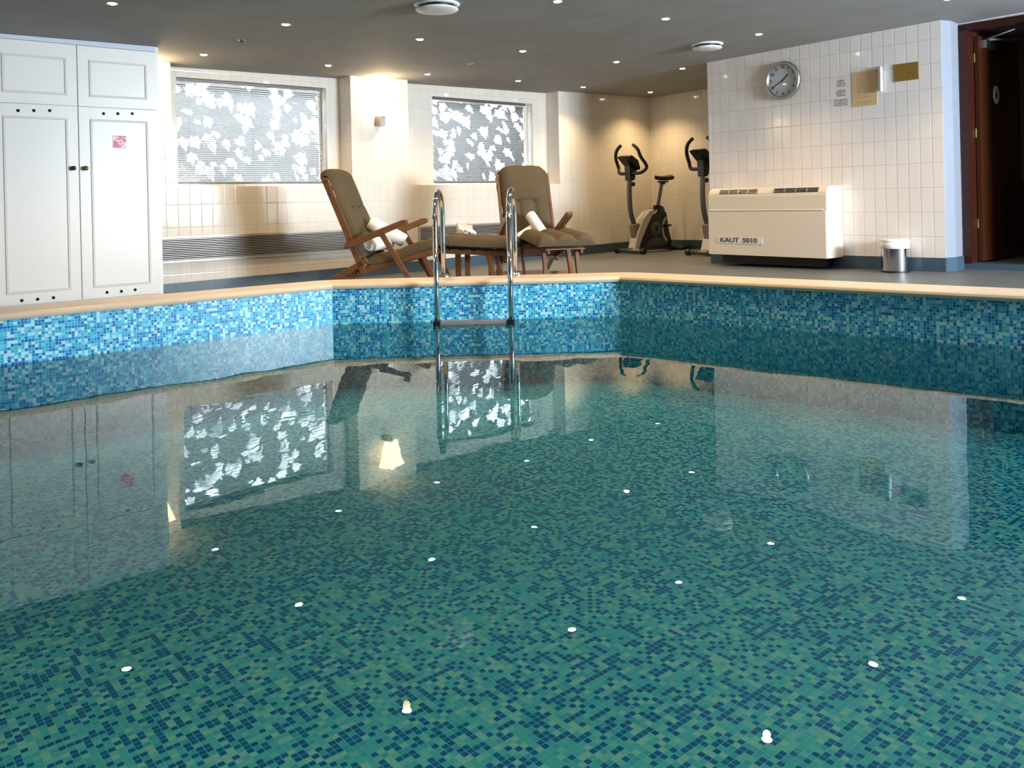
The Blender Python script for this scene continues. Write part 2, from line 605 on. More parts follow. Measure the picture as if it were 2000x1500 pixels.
# ------------------------------------------------------------------ floor and ceiling
vC5 = RIGHTW.hit(1843, 300)[0]
ROOM = [W(-4.5, 3.5), W(-4.5, -8.99), W(10.59, -8.99), W(10.59, -6.26), W(8.46, -6.26), W(8.46, vC5), W(8.83, vC5), W(8.83, 3.5)]
allp = [p.to_2d() for p in ROOM] + [p.to_2d() for p in RIMu]
nR = len(ROOM); nP = len(RIMu)
edges = [(i, (i + 1) % nR) for i in range(nR)] + [(nR + i, nR + (i + 1) % nP) for i in range(nP)]
res = geometry.delaunay_2d_cdt(allp, edges, [], 0, 1e-5)


def inside(p, poly):
    c = False; n = len(poly)
    for i in range(n):
        a, b = poly[i], poly[(i + 1) % n]
        if (a.y > p.y) != (b.y > p.y) and p.x < (b.x - a.x) * (p.y - a.y) / (b.y - a.y) + a.x: c = not c
    return c


bm = BM(); vs = [bm.verts.new((p.x, p.y, floor_z(p.x))) for p in res[0]]
for f in res[2]:
    c = sum((res[0][i] for i in f), Vector((0, 0))) / len(f)
    if inside(c, ROOM) and not inside(c, RIMu):
        ff = bm.faces.new([vs[i] for i in f]); ff.normal_update()
        if ff.normal.z < 0: ff.normal_flip()
        polyuv(bm, ff, lambda co: (co.dot(U), co.dot(V)))
struct('floor', bm, M['floor_tile'], recalc=False)
bm = BM()
co = [W(-4.9, 3.9), W(-4.9, -9.25), W(11, -9.25), W(11, 3.9)]
A = [bm.verts.new((p.x, p.y, CEIL + TILT * p.x)) for p in co]; B = [bm.verts.new((p.x, p.y, CEIL + TILT * p.x + 0.12)) for p in co]
bm.faces.new(A); bm.faces.new(B)
for i in range(4): bm.faces.new((A[i], A[(i + 1) % 4], B[(i + 1) % 4], B[i]))
struct('ceiling', bm, M['ceiling'])

# ------------------------------------------------------------------ walls
ZT = 2.74; ZB = -0.1
SILL = 1.155; BD = 0.27
b1L, b1R, b2L, b2R = 3.0, 5.115, 5.935, 8.555
h1L, h1R = BACKW.hit(345, 200, BD)[0], BACKW.hit(637, 200, BD)[0]
h2L, h2R = BACKW.hit(844, 200, BD)[0], BACKW.hit(1039, 200, BD)[0]
HZ0, HZ1 = 1.185, 2.345
bm = BM()
box(bm, -4.9, 11.0, 0, 0.42, ZB, SILL)
box(bm, -4.9, b1L, 0, 0.42, SILL, ZT)
box(bm, b1R, b2L, 0, 0.42, SILL, ZT)
box(bm, b2R, 11.0, 0, 0.42, SILL, ZT)
for (l, r, hl, hr) in ((b1L, b1R, h1L, h1R), (b2L, b2R, h2L, h2R)):
    box(bm, l, hl, BD, 0.42, SILL, ZT); box(bm, hr, r, BD, 0.42, SILL, ZT)
    box(bm, hl, hr, BD, 0.42, SILL, HZ0); box(bm, hl, hr, BD, 0.42, HZ1, ZT)
struct('wall_back', bm, M['tile_back'], BACKW)
bm = BM(); box(bm, -4.9, 11.0, -0.012, 0, ZB, 0.0); 
# skirting follows the sloping deck


def skirting(frame, x0, x1, h=0.135, d=0.012):
    bm = BM(); n = 8
    for i in range(n):
        a = x0 + (x1 - x0) * i / n; b = x0 + (x1 - x0) * (i + 1) / n
        vs = box(bm, a, b, -d, 0.0, -0.05, 0.1)
        for v in vs:
            wp = frame.m @ v.co
            v.co.z = floor_z(wp.x) + (h if v.co.z > 0 else -0.05)
    return bm


bm.free()
struct('baseboard_back', skirting(BACKW, -4.5, 10.59), M['tile_base'], BACKW)
struct('baseboard_right', skirting(RIGHTW, -6.26, vC5), M['tile_base'], RIGHTW)
ALC = Frame(W(10.59, 0), V)
bm = BM(); box(bm, -8.99, -6.0, 0, 0.2, ZB, ZT); struct('wall_alcove', bm, M['tile_back'], ALC)
struct('baseboard_alcove', skirting(ALC, -8.99, -6.26), M['tile_base'], ALC)
bm = BM(); box(bm, -6.26, vC5, 0, 2.13, ZB, ZT); struct('wall_right', bm, M['tile_right'], RIGHTW)
RET = Frame(W(0, vC5), U)
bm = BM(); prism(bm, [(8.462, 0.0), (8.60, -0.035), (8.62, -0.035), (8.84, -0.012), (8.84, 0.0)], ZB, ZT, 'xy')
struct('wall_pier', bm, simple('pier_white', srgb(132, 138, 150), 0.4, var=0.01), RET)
bm = BM(); prism(bm, [(8.46, -0.004), (8.60, -0.045), (8.84, -0.024), (8.84, 0.0), (8.46, 0.0)], 0.05, 0.135 + floor_z(4.3), 'xy')
struct('baseboard_pier', bm, M['tile_base'], RET)
d0 = DOORW.hit(1879, 300)[0]; d1 = d0 + 1.1
bm = BM(); box(bm, vC5, d0, 0, 0.15, ZB, ZT); box(bm, d1, 3.9, 0, 0.15, ZB, ZT); box(bm, d0, d1, 0, 0.15, 2.545, ZT)
struct('wall_door_side', bm, M['white'], DOORW)
bm = BM(); box(bm, d0 - 0.05, 3.5, -0.015, 0.15, 0.0, 0.21); struct('trim_1', bm, M['tile_base'], DOORW)
LEFTW = Frame(W(-4.5, 0), -V)
bm = BM(); box(bm, -3.9, 9.4, 0, 0.3, ZB, ZT); struct('wall_left', bm, M['tile_back'], LEFTW)
FR = Frame(W(0, 3.5), -U)
bm = BM(); box(bm, -9.2, -8.4, 0, 0.3, ZB, ZT); box(bm, -5.6, 4.9, 0, 0.3, ZB, ZT); box(bm, -8.4, -5.6, 0, 0.3, ZB, 0.95); box(bm, -8.4, -5.6, 0, 0.3, 2.4, ZT)
struct('wall_front', bm, M['tile_right'], FR)
bm = BM()
for a, b, c, d in ((-8.4, -5.6, 0.95, 1.0), (-8.4, -5.6, 2.35, 2.4), (-8.4, -8.35, 0.95, 2.4), (-5.65, -5.6, 0.95, 2.4), (-7.03, -6.97, 0.95, 2.4)):
    box(bm, a, b, 0.1, 0.16, c, d)
w3 = struct('window_3', bm, M['frame'], FR)
bm = BM(); box(bm, -8.4, -5.6, 0.13, 0.135, 0.95, 2.4); obj('pane', bm, M['glass'], w3)

# windows, blinds, light wells with leaves
rnd = random.Random(4)
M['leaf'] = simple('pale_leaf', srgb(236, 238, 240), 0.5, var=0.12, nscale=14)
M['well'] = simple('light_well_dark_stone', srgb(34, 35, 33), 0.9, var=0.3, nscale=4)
for wi, (hl, hr, lab) in enumerate(((h1L, h1R, 'left'), (h2L, h2R, 'right'))):
    bm = BM(); fw = 0.028
    for a, b, c, d in ((hl, hr, HZ0, HZ0 + fw), (hl, hr, HZ1 - fw, HZ1), (hl, hl + fw, HZ0, HZ1), (hr - fw, hr, HZ0, HZ1)):
        box(bm, a, b, 0.40, 0.44, c, d)
    wn = struct('window_%d' % (wi + 1), bm, M['frame'], BACKW)
    bm = BM(); box(bm, hl, hr, 0.418, 0.422, HZ0, HZ1); obj('pane', bm, M['glass'], wn)
    # blind
    bl = thing('venetian_blind', 'silver venetian blind in the %s, %s window of the far wall' % (lab, 'larger' if wi == 0 else 'smaller'), 'blind', BACKW.o, BACKW.rz, 'venetian blinds')
    bR = BACKW.hit(628 if wi == 0 else 1027, 200, 0.31)[0]
    bL = hl + 0.004
    bm = BM(); z = HZ0 + 0.03
    while z < HZ1 - 0.05:
        m = Matrix.Translation((0, 0.335, z)) @ Matrix.Rotation(math.radians(26), 4, 'X')
        box(bm, bL, bR, -0.0115, 0.0115, -0.0006, 0.0006, m); z += 0.0235
    obj('slats', bm, M['blind'], bl)
    bm = BM(); box(bm, bL, bR, 0.32, 0.35, HZ1 - 0.035, HZ1 - 0.004); obj('head_rail', bm, M['blind'], bl)
    bm = BM(); box(bm, bL, bR, 0.325, 0.345, HZ0 + 0.003, HZ0 + 0.02); obj('bottom_rail', bm, M['blind'], bl)
    for f in (0.08, 0.5, 0.92):
        x = bL + (bR - bL) * f
        bm = BM(); tube(bm, [(x, 0.3225, HZ0 + 0.02), (x, 0.3225, HZ1 - 0.03)], 0.0012, 6); obj('ladder_cord', bm, M['blind'], bl)
    bm = BM(); tube(bm, [(bR - 0.02, 0.312, HZ0 + 0.3), (bR - 0.02, 0.312, HZ1 - 0.03)], 0.0025, 6); obj('wand', bm, M['white'], bl)
    # leaves outside
    bm = BM()
    for k in range(190 if wi == 0 else 160):
        x = rnd.uniform(hl - 0.35, hr + 0.45); z = rnd.uniform(HZ0 - 0.15, HZ1 + 0.3); y = rnd.uniform(0.78, 0.98)
        s = rnd.uniform(0.05, 0.125) * (1.0 if wi == 0 else 1.12)
        m = Matrix.Translation((x, y, z)) @ Matrix.Rotation(rnd.uniform(-0.7, 0.7), 4, 'Y') @ Matrix.Rotation(rnd.uniform(-0.9, 0.0), 4, 'X') @ Matrix.Rotation(rnd.uniform(-0.5, 0.5), 4, 'Z')
        out = [(0, -1.0), (0.28, -0.45), (0.62, -0.2), (0.5, 0.15), (0.75, 0.5), (0.3, 0.5), (0.05, 0.8), (-0.3, 0.55), (-0.7, 0.45), (-0.45, 0.1), (-0.6, -0.2), (-0.25, -0.5)]
        c = bm.verts.new(m @ Vector((0, -0.012, 0)))
        vv = [bm.verts.new(m @ Vector((a * s * rnd.uniform(0.8, 1.15), 0.01 * abs(a), b * s * rnd.uniform(0.85, 1.1)))) for a, b in out]
        for i in range(len(vv)): bm.faces.new((c, vv[i], vv[(i + 1) % len(vv)]))
    lv = obj('creeper_leaves', bm, M['leaf'], frame=BACKW)
    tag(lv, 'mass of bright sunlit leaves outside the %s far window' % lab, 'leaves', kind='stuff')
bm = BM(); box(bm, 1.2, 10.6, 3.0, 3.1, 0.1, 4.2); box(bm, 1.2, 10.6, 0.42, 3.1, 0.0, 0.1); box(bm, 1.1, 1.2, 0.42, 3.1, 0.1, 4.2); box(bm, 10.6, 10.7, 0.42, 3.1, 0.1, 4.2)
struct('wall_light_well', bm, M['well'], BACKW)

# convector grilles


def grille(x0, x1, z0, z1, label):
    t = thing('convector_grille', label, 'grille', BACKW.o, BACKW.rz, 'convector grilles in the far wall')
    bm = BM(); box(bm, x0, x1, -0.004, 0.0, z0, z1); obj('back_plate', bm, M['hole'], t)
    bm = BM()
    for a, b, c, d in ((x0, x1, z0 - 0.022, z0), (x0, x1, z1, z1 + 0.022), (x0 - 0.02, x0, z0 - 0.022, z1 + 0.022), (x1, x1 + 0.02, z0 - 0.022, z1 + 0.022)):
        box(bm, a, b, -0.02, 0.0, c, d)
    obj('frame', bm, M['louvre'], t)
    bm = BM(); n = 12
    for i in range(n):
        z = z0 + (z1 - z0) * (i + 0.5) / n
        box(bm, x0, x1, -0.018, -0.006, z - 0.0036, z + 0.0036)
    obj('louvres', bm, M['louvre'], t)


g0 = BACKW.hit(700, 470)[0]; g1 = BACKW.hit(820, 470)[0]; g2 = BACKW.hit(990, 470)[0]
grille(CUPF.hit(307, 300)[0] + 0.06, g0, 0.385, 0.610, 'long horizontal louvred grille under the larger window')
grille(g1, g2 + 0.25, 0.385, 0.610, 'shorter louvred grille behind the towel table under the smaller window')

# ------------------------------------------------------------------ cupboards
cs = CUPF.hit(153, 300)[0]; ce = CUPF.hit(307, 300)[0]; DW = ce - cs


def door_panel(t, x0, x1, z0, z1, rect, knob_x=None, knob_mat=None, holes=(), gap=0.0025):
    """rect = moulding (x0,x1,z0,z1)"""
    bm = BM(); box(bm, x0 + gap, x1 - gap, -0.022, 0.0, z0 + gap, z1 - gap)
    d = obj('door', bm, M['cupboard'], t, bevel=0.003)
    bm = BM(); a, b, c, e = rect; w_ = 0.019
    for (p, q, r, s) in ((a, b, c, c + w_), (a, b, e - w_, e), (a, a + w_, c + w_, e - w_), (b - w_, b, c + w_, e - w_)):
        box(bm, p, q, -0.030, -0.0215, r, s)
    obj('moulding', bm, M['mould'], d, bevel=0.003)
    if knob_x is not None:
        bm = BM(); zk = CUPF.hit(153, 329)[1]
        lathe(bm, [(0.0, 0.052), (0.014, 0.050), (0.021, 0.040), (0.019, 0.030), (0.008, 0.022), (0.008, 0.010), (0.018, 0.004), (0.018, 0.0), (0, 0)], 20,
              Matrix.Translation((knob_x, -0.022, zk)) @ Matrix.Rotation(math.pi / 2, 4, 'X'))
        obj('knob', bm, knob_mat, d, smooth=True)
    for hx, hz in holes:
        bm = BM(); lathe(bm, [(0, 0.0012), (0.0125, 0.0012), (0.014, 0.0)], 16, Matrix.Translation((hx, -0.022, hz)) @ Matrix.Rotation(math.pi / 2, 4, 'X'))
        obj('vent_hole', bm, M['hole'], d)
    return d


DZ0, DZ1, DZ2 = 0.13, 1.853, 2.40
cup = thing('built_in_cupboard', 'tall white panelled built-in cupboard on the left by the pool', 'cupboard', CUPF.o, CUPF.rz)
bm = BM(); x0c = ce - 4 * DW
vs = box(bm, x0c, ce + 0.028, 0.0, 0.45, 0.0, 1.0)
for v in vs:
    wp = CUPF.m @ v.co
    v.co.z = CEIL + TILT * wp.x - 0.002 if v.co.z > 0.5 else DZ0 - 0.02
obj('carcass', bm, M['cupboard'], cup)
bm = BM(); vs = box(bm, x0c, ce, -0.022, -0.0005, DZ2 - 0.05, 1.0 + DZ2)
for v in vs:
    wp = CUPF.m @ v.co
    if v.co.z > DZ2: v.co.z = CEIL + TILT * wp.x - 0.002
    else: v.co.z = DZ2
obj('cornice_board', bm, M['blue_white'], cup)
bm = BM(); vs = box(bm, x0c, ce + 0.005, 0.02, 0.45, 0.0, DZ0 - 0.02)
for v in vs:
    wp = CUPF.m @ v.co
    if v.co.z < 0.05: v.co.z = floor_z(wp.x)
obj('plinth', bm, M['blue_white'], cup)


def cx_(px, py=300): return CUPF.hit(px, py, -0.022)[0]


def cz_(px, py): return CUPF.hit(px, py, -0.022)[1]


for k in range(4):
    xe = ce - k * DW; xs = xe - DW
    if k == 0:
        hl_ = [(cx_(p), cz_(p, 222)) for p in (204, 232, 260)] + [(cx_(p), cz_(p, q)) for p, q in ((203, 571.5), (231, 569.5), (258, 566.5))]
        kn, km = cx_(165), M['brassknob']
    elif k == 1:
        hl_ = [(cx_(p), cz_(p, 216)) for p in (37, 68, 99)] + [(cx_(p), cz_(p, q)) for p, q in ((36, 587.5), (67, 585), (98, 582))]
        kn, km = cx_(141), M['darkknob']
    else:
        hl_ = [(xs + DW * f, z) for f in (0.3, 0.5, 0.7) for z in (1.80, 0.19)]; kn, km = (xs + 0.05, M['brassknob']) if k == 2 else (xe - 0.05, M['darkknob'])
    door_panel(cup, xs, xe, DZ0, DZ1, (xs + 0.095, xe - 0.085, 0.235, 1.745), kn, km, hl_)
    door_panel(cup, xs, xe, DZ1, DZ2, (xs + 0.095, xe - 0.085, 1.945, 2.275))
# fire hose sign on the right-hand door
sx, sz = CUPF.hit(233.5, 277, -0.023)
sg = thing('fire_hose_sign', 'small square red fire hose sign stuck on the white cupboard door', 'sign', CUPF.m @ Vector((sx, -0.0222, sz)), CUPF.rz)
M['red'] = simple('sign_red', srgb(206, 50, 84), 0.4); M['signwhite'] = simple('sign_white', srgb(240, 225, 222), 0.4)
bm = BM(); box(bm, -0.062, 0.062, -0.002, 0, -0.062, 0.062); obj('plate', bm, M['signwhite'], sg)
bm = BM(); box(bm, -0.055, 0.055, -0.003, -0.002, -0.055, 0.055); obj('red_field', bm, M['red'], sg)
bm = BM()
lathe(bm, [(0.013, 0), (0.024, 0), (0.024, 0.001), (0.013, 0.001), (0.013, 0)], 18, Matrix.Translation((0.008, -0.003, -0.004)) @ Matrix.Rotation(math.pi / 2, 4, 'X'))
for a, b, c, d in ((-0.052, -0.038, 0.012, 0.05), (-0.034, -0.012, 0.030, 0.046), (-0.034, -0.014, 0.006, 0.018), (0.036, 0.052, -0.048, -0.004), (0.012, 0.034, -0.05, -0.036), (0.02, 0.05, 0.028, 0.034)):
    box(bm, a, b, -0.004, -0.003, c, d)
obj('pictogram', bm, M['signwhite'], sg)

# ------------------------------------------------------------------ heater
hx0, hx1 = RIGHTW.hit(1384, 430, -0.32)[0], RIGHTW.hit(1615, 430, -0.32)[0]
hz0, hz1 = 0.252, 1.012
ht = thing('fan_convector_heater', 'cream wall-mounted fan heater low on the right tiled wall', 'heater', RIGHTW.m @ Vector((hx0, 0, hz0)), RIGHTW.rz)
HL, HH, HD = hx1 - hx0, hz1 - hz0, 0.32
bm = BM()
prism(bm, [(0, 0), (0, HH), (-HD + 0.09, HH), (-HD + 0.03, HH - 0.02), (-HD + 0.006, HH - 0.06), (-HD, HH - 0.1), (-HD - 0.0, 0.02), (-HD + 0.02, 0.0)], 0, HL, 'yz')
obj('casing', bm, M['heater'], ht, bevel=0.006)
bm = BM(); box(bm, 0.02, HL - 0.03, -HD - 0.008, -HD + 0.001, 0.50, 0.515)
obj('ridge', bm, M['heater'], ht, bevel=0.004)
bm = BM(); box(bm, -0.002, HL - 0.01, -HD - 0.004, -HD + 0.02, 0.0, 0.495); obj('lower_panel', bm, M['heater'], ht, bevel=0.004)
for (pa, pb) in ((1404, 1478), (1510, 1597)):
    xa = RIGHTW.hit(pa, 370, -HD)[0] - hx0; xb = RIGHTW.hit(pb, 370, -HD)[0] - hx0
    m = Matrix.Translation((0, -HD + 0.016, HH - 0.042)) @ Matrix.Rotation(math.radians(-31), 4, 'X')
    bm = BM(); box(bm, xa, xb, -0.003, 0.004, -0.024, 0.030, m); gr = obj('outlet_grille', bm, M['hole'], ht)
    bm = BM()
    for k in range(5):
        xx = xa + (xb - xa) * k / 4; box(bm, xx - 0.004, xx + 0.004, -0.006, -0.002, -0.024, 0.030, m)
    for k in range(3):
        zz = -0.014 + 0.018 * k; box(bm, xa, xb, -0.0055, -0.002, zz - 0.002, zz + 0.002, m)
    obj('grille_bars', bm, M['louvre'], gr)
xa = RIGHTW.hit(1402, 470, -HD)[0] - hx0; xb = RIGHTW.hit(1490, 470, -HD)[0] - hx0
zc = RIGHTW.hit(1446, 469.5, -HD)[1] - hz0
bm = BM(); box(bm, xa, xb, -HD - 0.008, -HD - 0.003, zc - 0.037, zc + 0.037); bd = obj('badge', bm, M['white'], ht)
M['badgeink'] = simple('badge_grey_ink', srgb(96, 90, 88), 0.5)
text_mesh('lettering', 'KAUT', 0.072, M['badgeink'], bd, (xa + 0.165, -HD - 0.009, zc), bold=0.0025, sx=1.35)
text_mesh('lettering', '5010', 0.072, M['badgeink'], bd, (xa + 0.165 + 0.27, -HD - 0.009, zc), bold=0.0025, sx=1.35)
bm = BM(); box(bm, 0.1, HL - 0.1, -0.20, -0.02, -0.10, 0.0); obj('drip_housing', bm, M['black'], ht)

# ------------------------------------------------------------------ clock
kx, kz = RIGHTW.hit(1528, 157, -0.03)
ck = thing('wall_clock', 'round silver-rimmed analogue clock high on the right tiled wall', 'clock', RIGHTW.m @ Vector((kx, 0, kz)), RIGHTW.rz)
R90 = Matrix.Rotation(math.pi / 2, 4, 'X')
CR = 0.215
bm = BM(); lathe(bm, [(0, 0), (CR - 0.01, 0.0), (CR, 0.01), (CR, 0.03), (CR - 0.012, 0.052), (CR - 0.026, 0.050), (CR - 0.034, 0.030), (CR - 0.036, 0.02), (0, 0.02)], 56, R90)
obj('rim', bm, M['steel'], ck, smooth=True)
M['dial'] = simple('clock_dial_grey', srgb(196, 202, 212), 0.35, var=0.01)
bm = BM(); lathe(bm, [(0, 0.0225), (CR - 0.036, 0.0225), (CR - 0.036, 0.021)], 48, R90); dial = obj('dial', bm, M['dial'], ck)
for h in range(1, 13):
    a = math.radians(90 - 30 * h); r = CR - 0.066
    text_mesh('numeral', str(h), 0.044, M['black'], dial, (r * math.cos(a), -0.0235, r * math.sin(a)), bold=0.0012)


def hand(name, ang, L, wd):
    a = math.radians(90 - ang); bm = BM()
    beam(bm, (-0.03 * math.cos(a), -0.026, -0.03 * math.sin(a)), (L * math.cos(a), -0.026, L * math.sin(a)), 0.002, wd)
    obj(name, bm, M['black'], ck)


hand('hour_hand', 50, 0.095, 0.011); hand('minute_hand', 240, 0.15, 0.008)
bm = BM(); lathe(bm, [(0, 0.032), (0.009, 0.031), (0.009, 0.022)], 14, R90); obj('centre_cap', bm, M['black'], ck)
t_ = NT('clock_glass')
tr = t_.n('ShaderNodeBsdfTransparent'); gl = t_.n('ShaderNodeBsdfGlossy'); gl.inputs['Roughness'].default_value = 0.01
mx = t_.n('ShaderNodeMixShader'); mx.inputs[0].default_value = 0.08
t_.l(tr.outputs[0], mx.inputs[1]); t_.l(gl.outputs[0], mx.inputs[2]); t_.l(mx.outputs[0], t_.out.inputs[0])
bm = BM(); lathe(bm, [(0, 0.038), (CR - 0.033, 0.036)], 40, R90); obj('cover_glass', bm, t_.m, ck, smooth=True)

# ------------------------------------------------------------------ notices


def wall_rect(px0, py0, px1, py1, off=0.0):
    x0, z1a = RIGHTW.hit(px0, py0, off); x1, z0a = RIGHTW.hit(px1, py1, off)
    return x0, x1, z0a, z1a


def rect4(pts):
    """pixel corners TL, TR, BR, BL -> mean rectangle on the right wall"""
    q = [RIGHTW.hit(*p) for p in pts]
    return (q[0][0] + q[3][0]) / 2, (q[1][0] + q[2][0]) / 2, (q[2][1] + q[3][1]) / 2, (q[0][1] + q[1][1]) / 2


def notice(name, label, pts, mat, th=0.004, cat='notice'):
    x0, x1, z0, z1 = rect4(pts)
    t = thing(name, label, cat, RIGHTW.m @ Vector(((x0 + x1) / 2, 0, (z0 + z1) / 2)), RIGHTW.rz)
    w_, h_ = (x1 - x0) / 2, (z1 - z0) / 2
    if mat is not None:
        bm = BM(); box(bm, -w_, w_, -th, -0.0005, -h_, h_); obj('sheet', bm, mat, t)
    return t, w_, h_


rn = random.Random(9)


def textlines(t, w_, rows, th, mat, name='printed_line', hgt=0.0045, per=1):
    """rows of small print too blurred to read: short strokes, word by word"""
    for ri, (z, a, b) in enumerate(rows):
        if ri % per == 0: bm = BM()
        x = a * w_
        while x < b * w_:
            L = rn.uniform(0.012, 0.04)
            x2 = min(x + L, b * w_)
            box(bm, x, x2, -th - 0.0008, -th, z - hgt / 2, z + hgt / 2); x = x2 + rn.uniform(0.004, 0.008)
        if ri % per == per - 1: obj(name, bm, mat, t)


t, w_, h_ = notice('tan_notice', 'tan paper notice on the right wall between small print and brass plaque', [(1665, 141), (1713, 136), (1713, 205), (1665, 209)], M['paper'])
M['brownink'] = simple('brown_ink', srgb(150, 112, 74), 0.6)
rows = [(h_ * 0.86, -0.2, 0.25), (h_ * 0.72, -0.45, 0.5)] + [(h_ * (0.55 - 0.13 * k), -0.6, rn.uniform(0.3, 0.7)) for k in range(9)] + [(-h_ * 0.78, -0.65, 0.65)]
textlines(t, w_, rows, 0.004, M['brownink'])
t, w_, h_ = notice('brass_plaque', 'rectangular brass plaque on the tiled wall nearest the doorway', [(1746, 127), (1794, 119.5), (1794, 154), (1746, 161)], M['brass'], 0.006, 'plaque')
textlines(t, w_, [(h_ * (0.7 - 0.28 * k), -0.85, 0.85) for k in range(6)], 0.006, simple('engraved_lines', srgb(110, 84, 34), 0.5))
t, w_, h_ = notice('wall_lettering', 'three small blocks of black print on the right wall beside the tan notice', [(1627, 156), (1657, 156), (1657, 206), (1627, 206)], None, 0.001, 'lettering')
rows = []
for zc_, a, b in ((0.72, -0.55, 0.7), (-0.05, -0.6, 0.7), (-0.80, -0.95, 0.95)):
    for k in range(4): rows.append((h_ * (zc_ + 0.22 - 0.135 * k), a + rn.uniform(0, 0.15), b - rn.uniform(0, 0.15)))
textlines(t, w_, rows, 0.0006, M['ink'], 'print_block', hgt=0.0075, per=4)
x0, x1, z0, z1 = rect4([(1715, 131), (1727, 130), (1727, 179), (1715, 181)])
tm = thing('wall_thermometer', 'slim white thermometer tube right of the tan notice', 'thermometer', RIGHTW.m @ Vector(((x0 + x1) / 2, 0, z0)), RIGHTW.rz)
hh_ = z1 - z0
bm = BM(); box(bm, -0.030, -0.004, -0.012, 0, 0.02, hh_ - 0.02); obj('bracket', bm, M['steel'], tm)
bm = BM(); tube(bm, [(0.012, -0.03, 0.0), (0.012, -0.03, 0.01), (0.012, -0.03, hh_ - 0.01), (0.012, -0.03, hh_)], [0.010, 0.016, 0.016, 0.010], 14); obj('tube', bm, M['white'], tm, smooth=True)
bm = BM(); box(bm, -0.05, 0.02, -0.03, 0, hh_ - 0.012, hh_ - 0.002); obj('cap', bm, M['steel'], tm)

# ------------------------------------------------------------------ waste bin
bp = W(8.46 - 0.175, RIGHTW.hit(1748, 500, -0.175)[0]); fz = floor_z(bp.x)
bn = thing('waste_bin', 'small cylindrical chrome waste bin on the floor against the right wall', 'bin', (bp.x, bp.y, fz))
br = 0.128
bm = BM(); lathe(bm, [(0, 0), (br, 0), (br, 0.27), (br - 0.006, 0.27), (br - 0.006, 0.01), (0, 0.01)], 40); obj('body', bm, M['chrome'], bn, smooth=False)
bm = BM(); lathe(bm, [(br + 0.008, 0.30), (br + 0.012, 0.31), (br + 0.008, 0.322), (0.05, 0.326), (0, 0.326)], 40); obj('lid', bm, M['white'], bn, smooth=True)
bm = BM(); lathe(bm, [(br + 0.002, 0.235), (br + 0.007, 0.245), (br + 0.009, 0.30), (br + 0.002, 0.305)], 40); obj('liner_cuff', bm, M['white'], bn, smooth=True)
bm = BM(); lathe(bm, [(br + 0.003, 0.0), (br + 0.003, 0.015), (br - 0.003, 0.018)], 40); obj('base_ring', bm, M['black'], bn)

# ------------------------------------------------------------------ doorway and corridor beyond
bm = BM(); fw = 0.075
box(bm, d0, d0 + fw, -0.02, 0.14, 0.21, 2.545); box(bm, d1 - fw, d1, -0.02, 0.14, 0.21, 2.545); box(bm, d0, d1, -0.02, 0.14, 2.50, 2.565)
dr = struct('door_1', bm, M['doorwood'], DOORW)
lf = bpy.data.objects.new('door_leaf_pivot', None)
bpy.data.objects.remove(lf)
bm = BM(); box(bm, d0 + fw + 0.005, d0 + fw + 0.045, 0.145, 0.99, 0.225, 2.46)
leaf = obj('door_leaf', bm, M['leafwood'], dr)
bm = BM()
m = Matrix.Translation((d0 + fw + 0.046, 0.56, 1.90)) @ Matrix.Rotation(math.pi / 2, 4, 'Y') @ Matrix.Diagonal((1.25, 1.0, 1, 1))
lathe(bm, [(0, 0.004), (0.072, 0.004), (0.075, 0.0)], 32, m); sgn = obj('oval_sign', bm, M['signwhite'], leaf)
bm = BM()
lathe(bm, [(0.0, 0.006), (0.013, 0.006), (0.014, 0.004)], 16, Matrix.Translation((d0 + fw + 0.046, 0.56, 1.945)) @ Matrix.Rotation(math.pi / 2, 4, 'Y'))
lathe(bm, [(0.0, 0.006), (0.022, 0.006), (0.022, 0.004)], 16, Matrix.Translation((d0 + fw + 0.046, 0.56, 1.892)) @ Matrix.Rotation(math.pi / 2, 4, 'Y') @ Matrix.Diagonal((1.7, 1.0, 1, 1)))
obj('figure', bm, M['black'], sgn)
bm = BM(); box(bm, d0 + fw + 0.045, d0 + fw + 0.10, 0.20, 0.42, 2.34, 2.42); obj('closer_body', bm, M['steel'], leaf)
bm = BM(); beam(bm, (d0 + fw + 0.10, 0.25, 2.43), (d0 + 0.45, 0.16, 2.47), 0.03, 0.012); beam(bm, (d0 + fw + 0.08, 0.3, 2.43), (d0 + 0.62, 0.9, 2.43), 0.03, 0.02)
obj('closer_arm', bm, M['steel'], leaf)
for z in (0.55, 1.45, 2.2):
    bm = BM(); tube(bm, [(d0 + fw + 0.004, 0.142, z), (d0 + fw + 0.004, 0.142, z + 0.09)], 0.009, 10); obj('hinge', bm, M['brassknob'], leaf)
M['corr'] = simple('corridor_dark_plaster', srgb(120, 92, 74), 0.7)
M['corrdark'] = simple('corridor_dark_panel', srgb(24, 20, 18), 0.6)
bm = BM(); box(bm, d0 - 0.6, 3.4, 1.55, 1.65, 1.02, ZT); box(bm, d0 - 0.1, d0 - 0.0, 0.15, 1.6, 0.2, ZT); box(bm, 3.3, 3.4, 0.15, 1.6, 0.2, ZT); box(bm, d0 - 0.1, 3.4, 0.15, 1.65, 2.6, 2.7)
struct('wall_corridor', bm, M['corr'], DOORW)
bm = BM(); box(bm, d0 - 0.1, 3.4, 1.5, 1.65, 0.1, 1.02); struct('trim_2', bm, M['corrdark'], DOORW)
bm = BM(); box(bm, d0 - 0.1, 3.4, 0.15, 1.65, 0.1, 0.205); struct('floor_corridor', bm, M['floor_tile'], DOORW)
px0_, pz1 = DOORW.hit(1966, 133, 1.54); px1_, pz0 = DOORW.hit(1992, 270, 1.54)
pc = thing('framed_picture', 'dark framed picture hanging in the dim corridor beyond the doorway', 'picture', DOORW.m @ Vector(((px0_ + px1_) / 2, 1.55, (pz0 + pz1) / 2)), DOORW.rz)
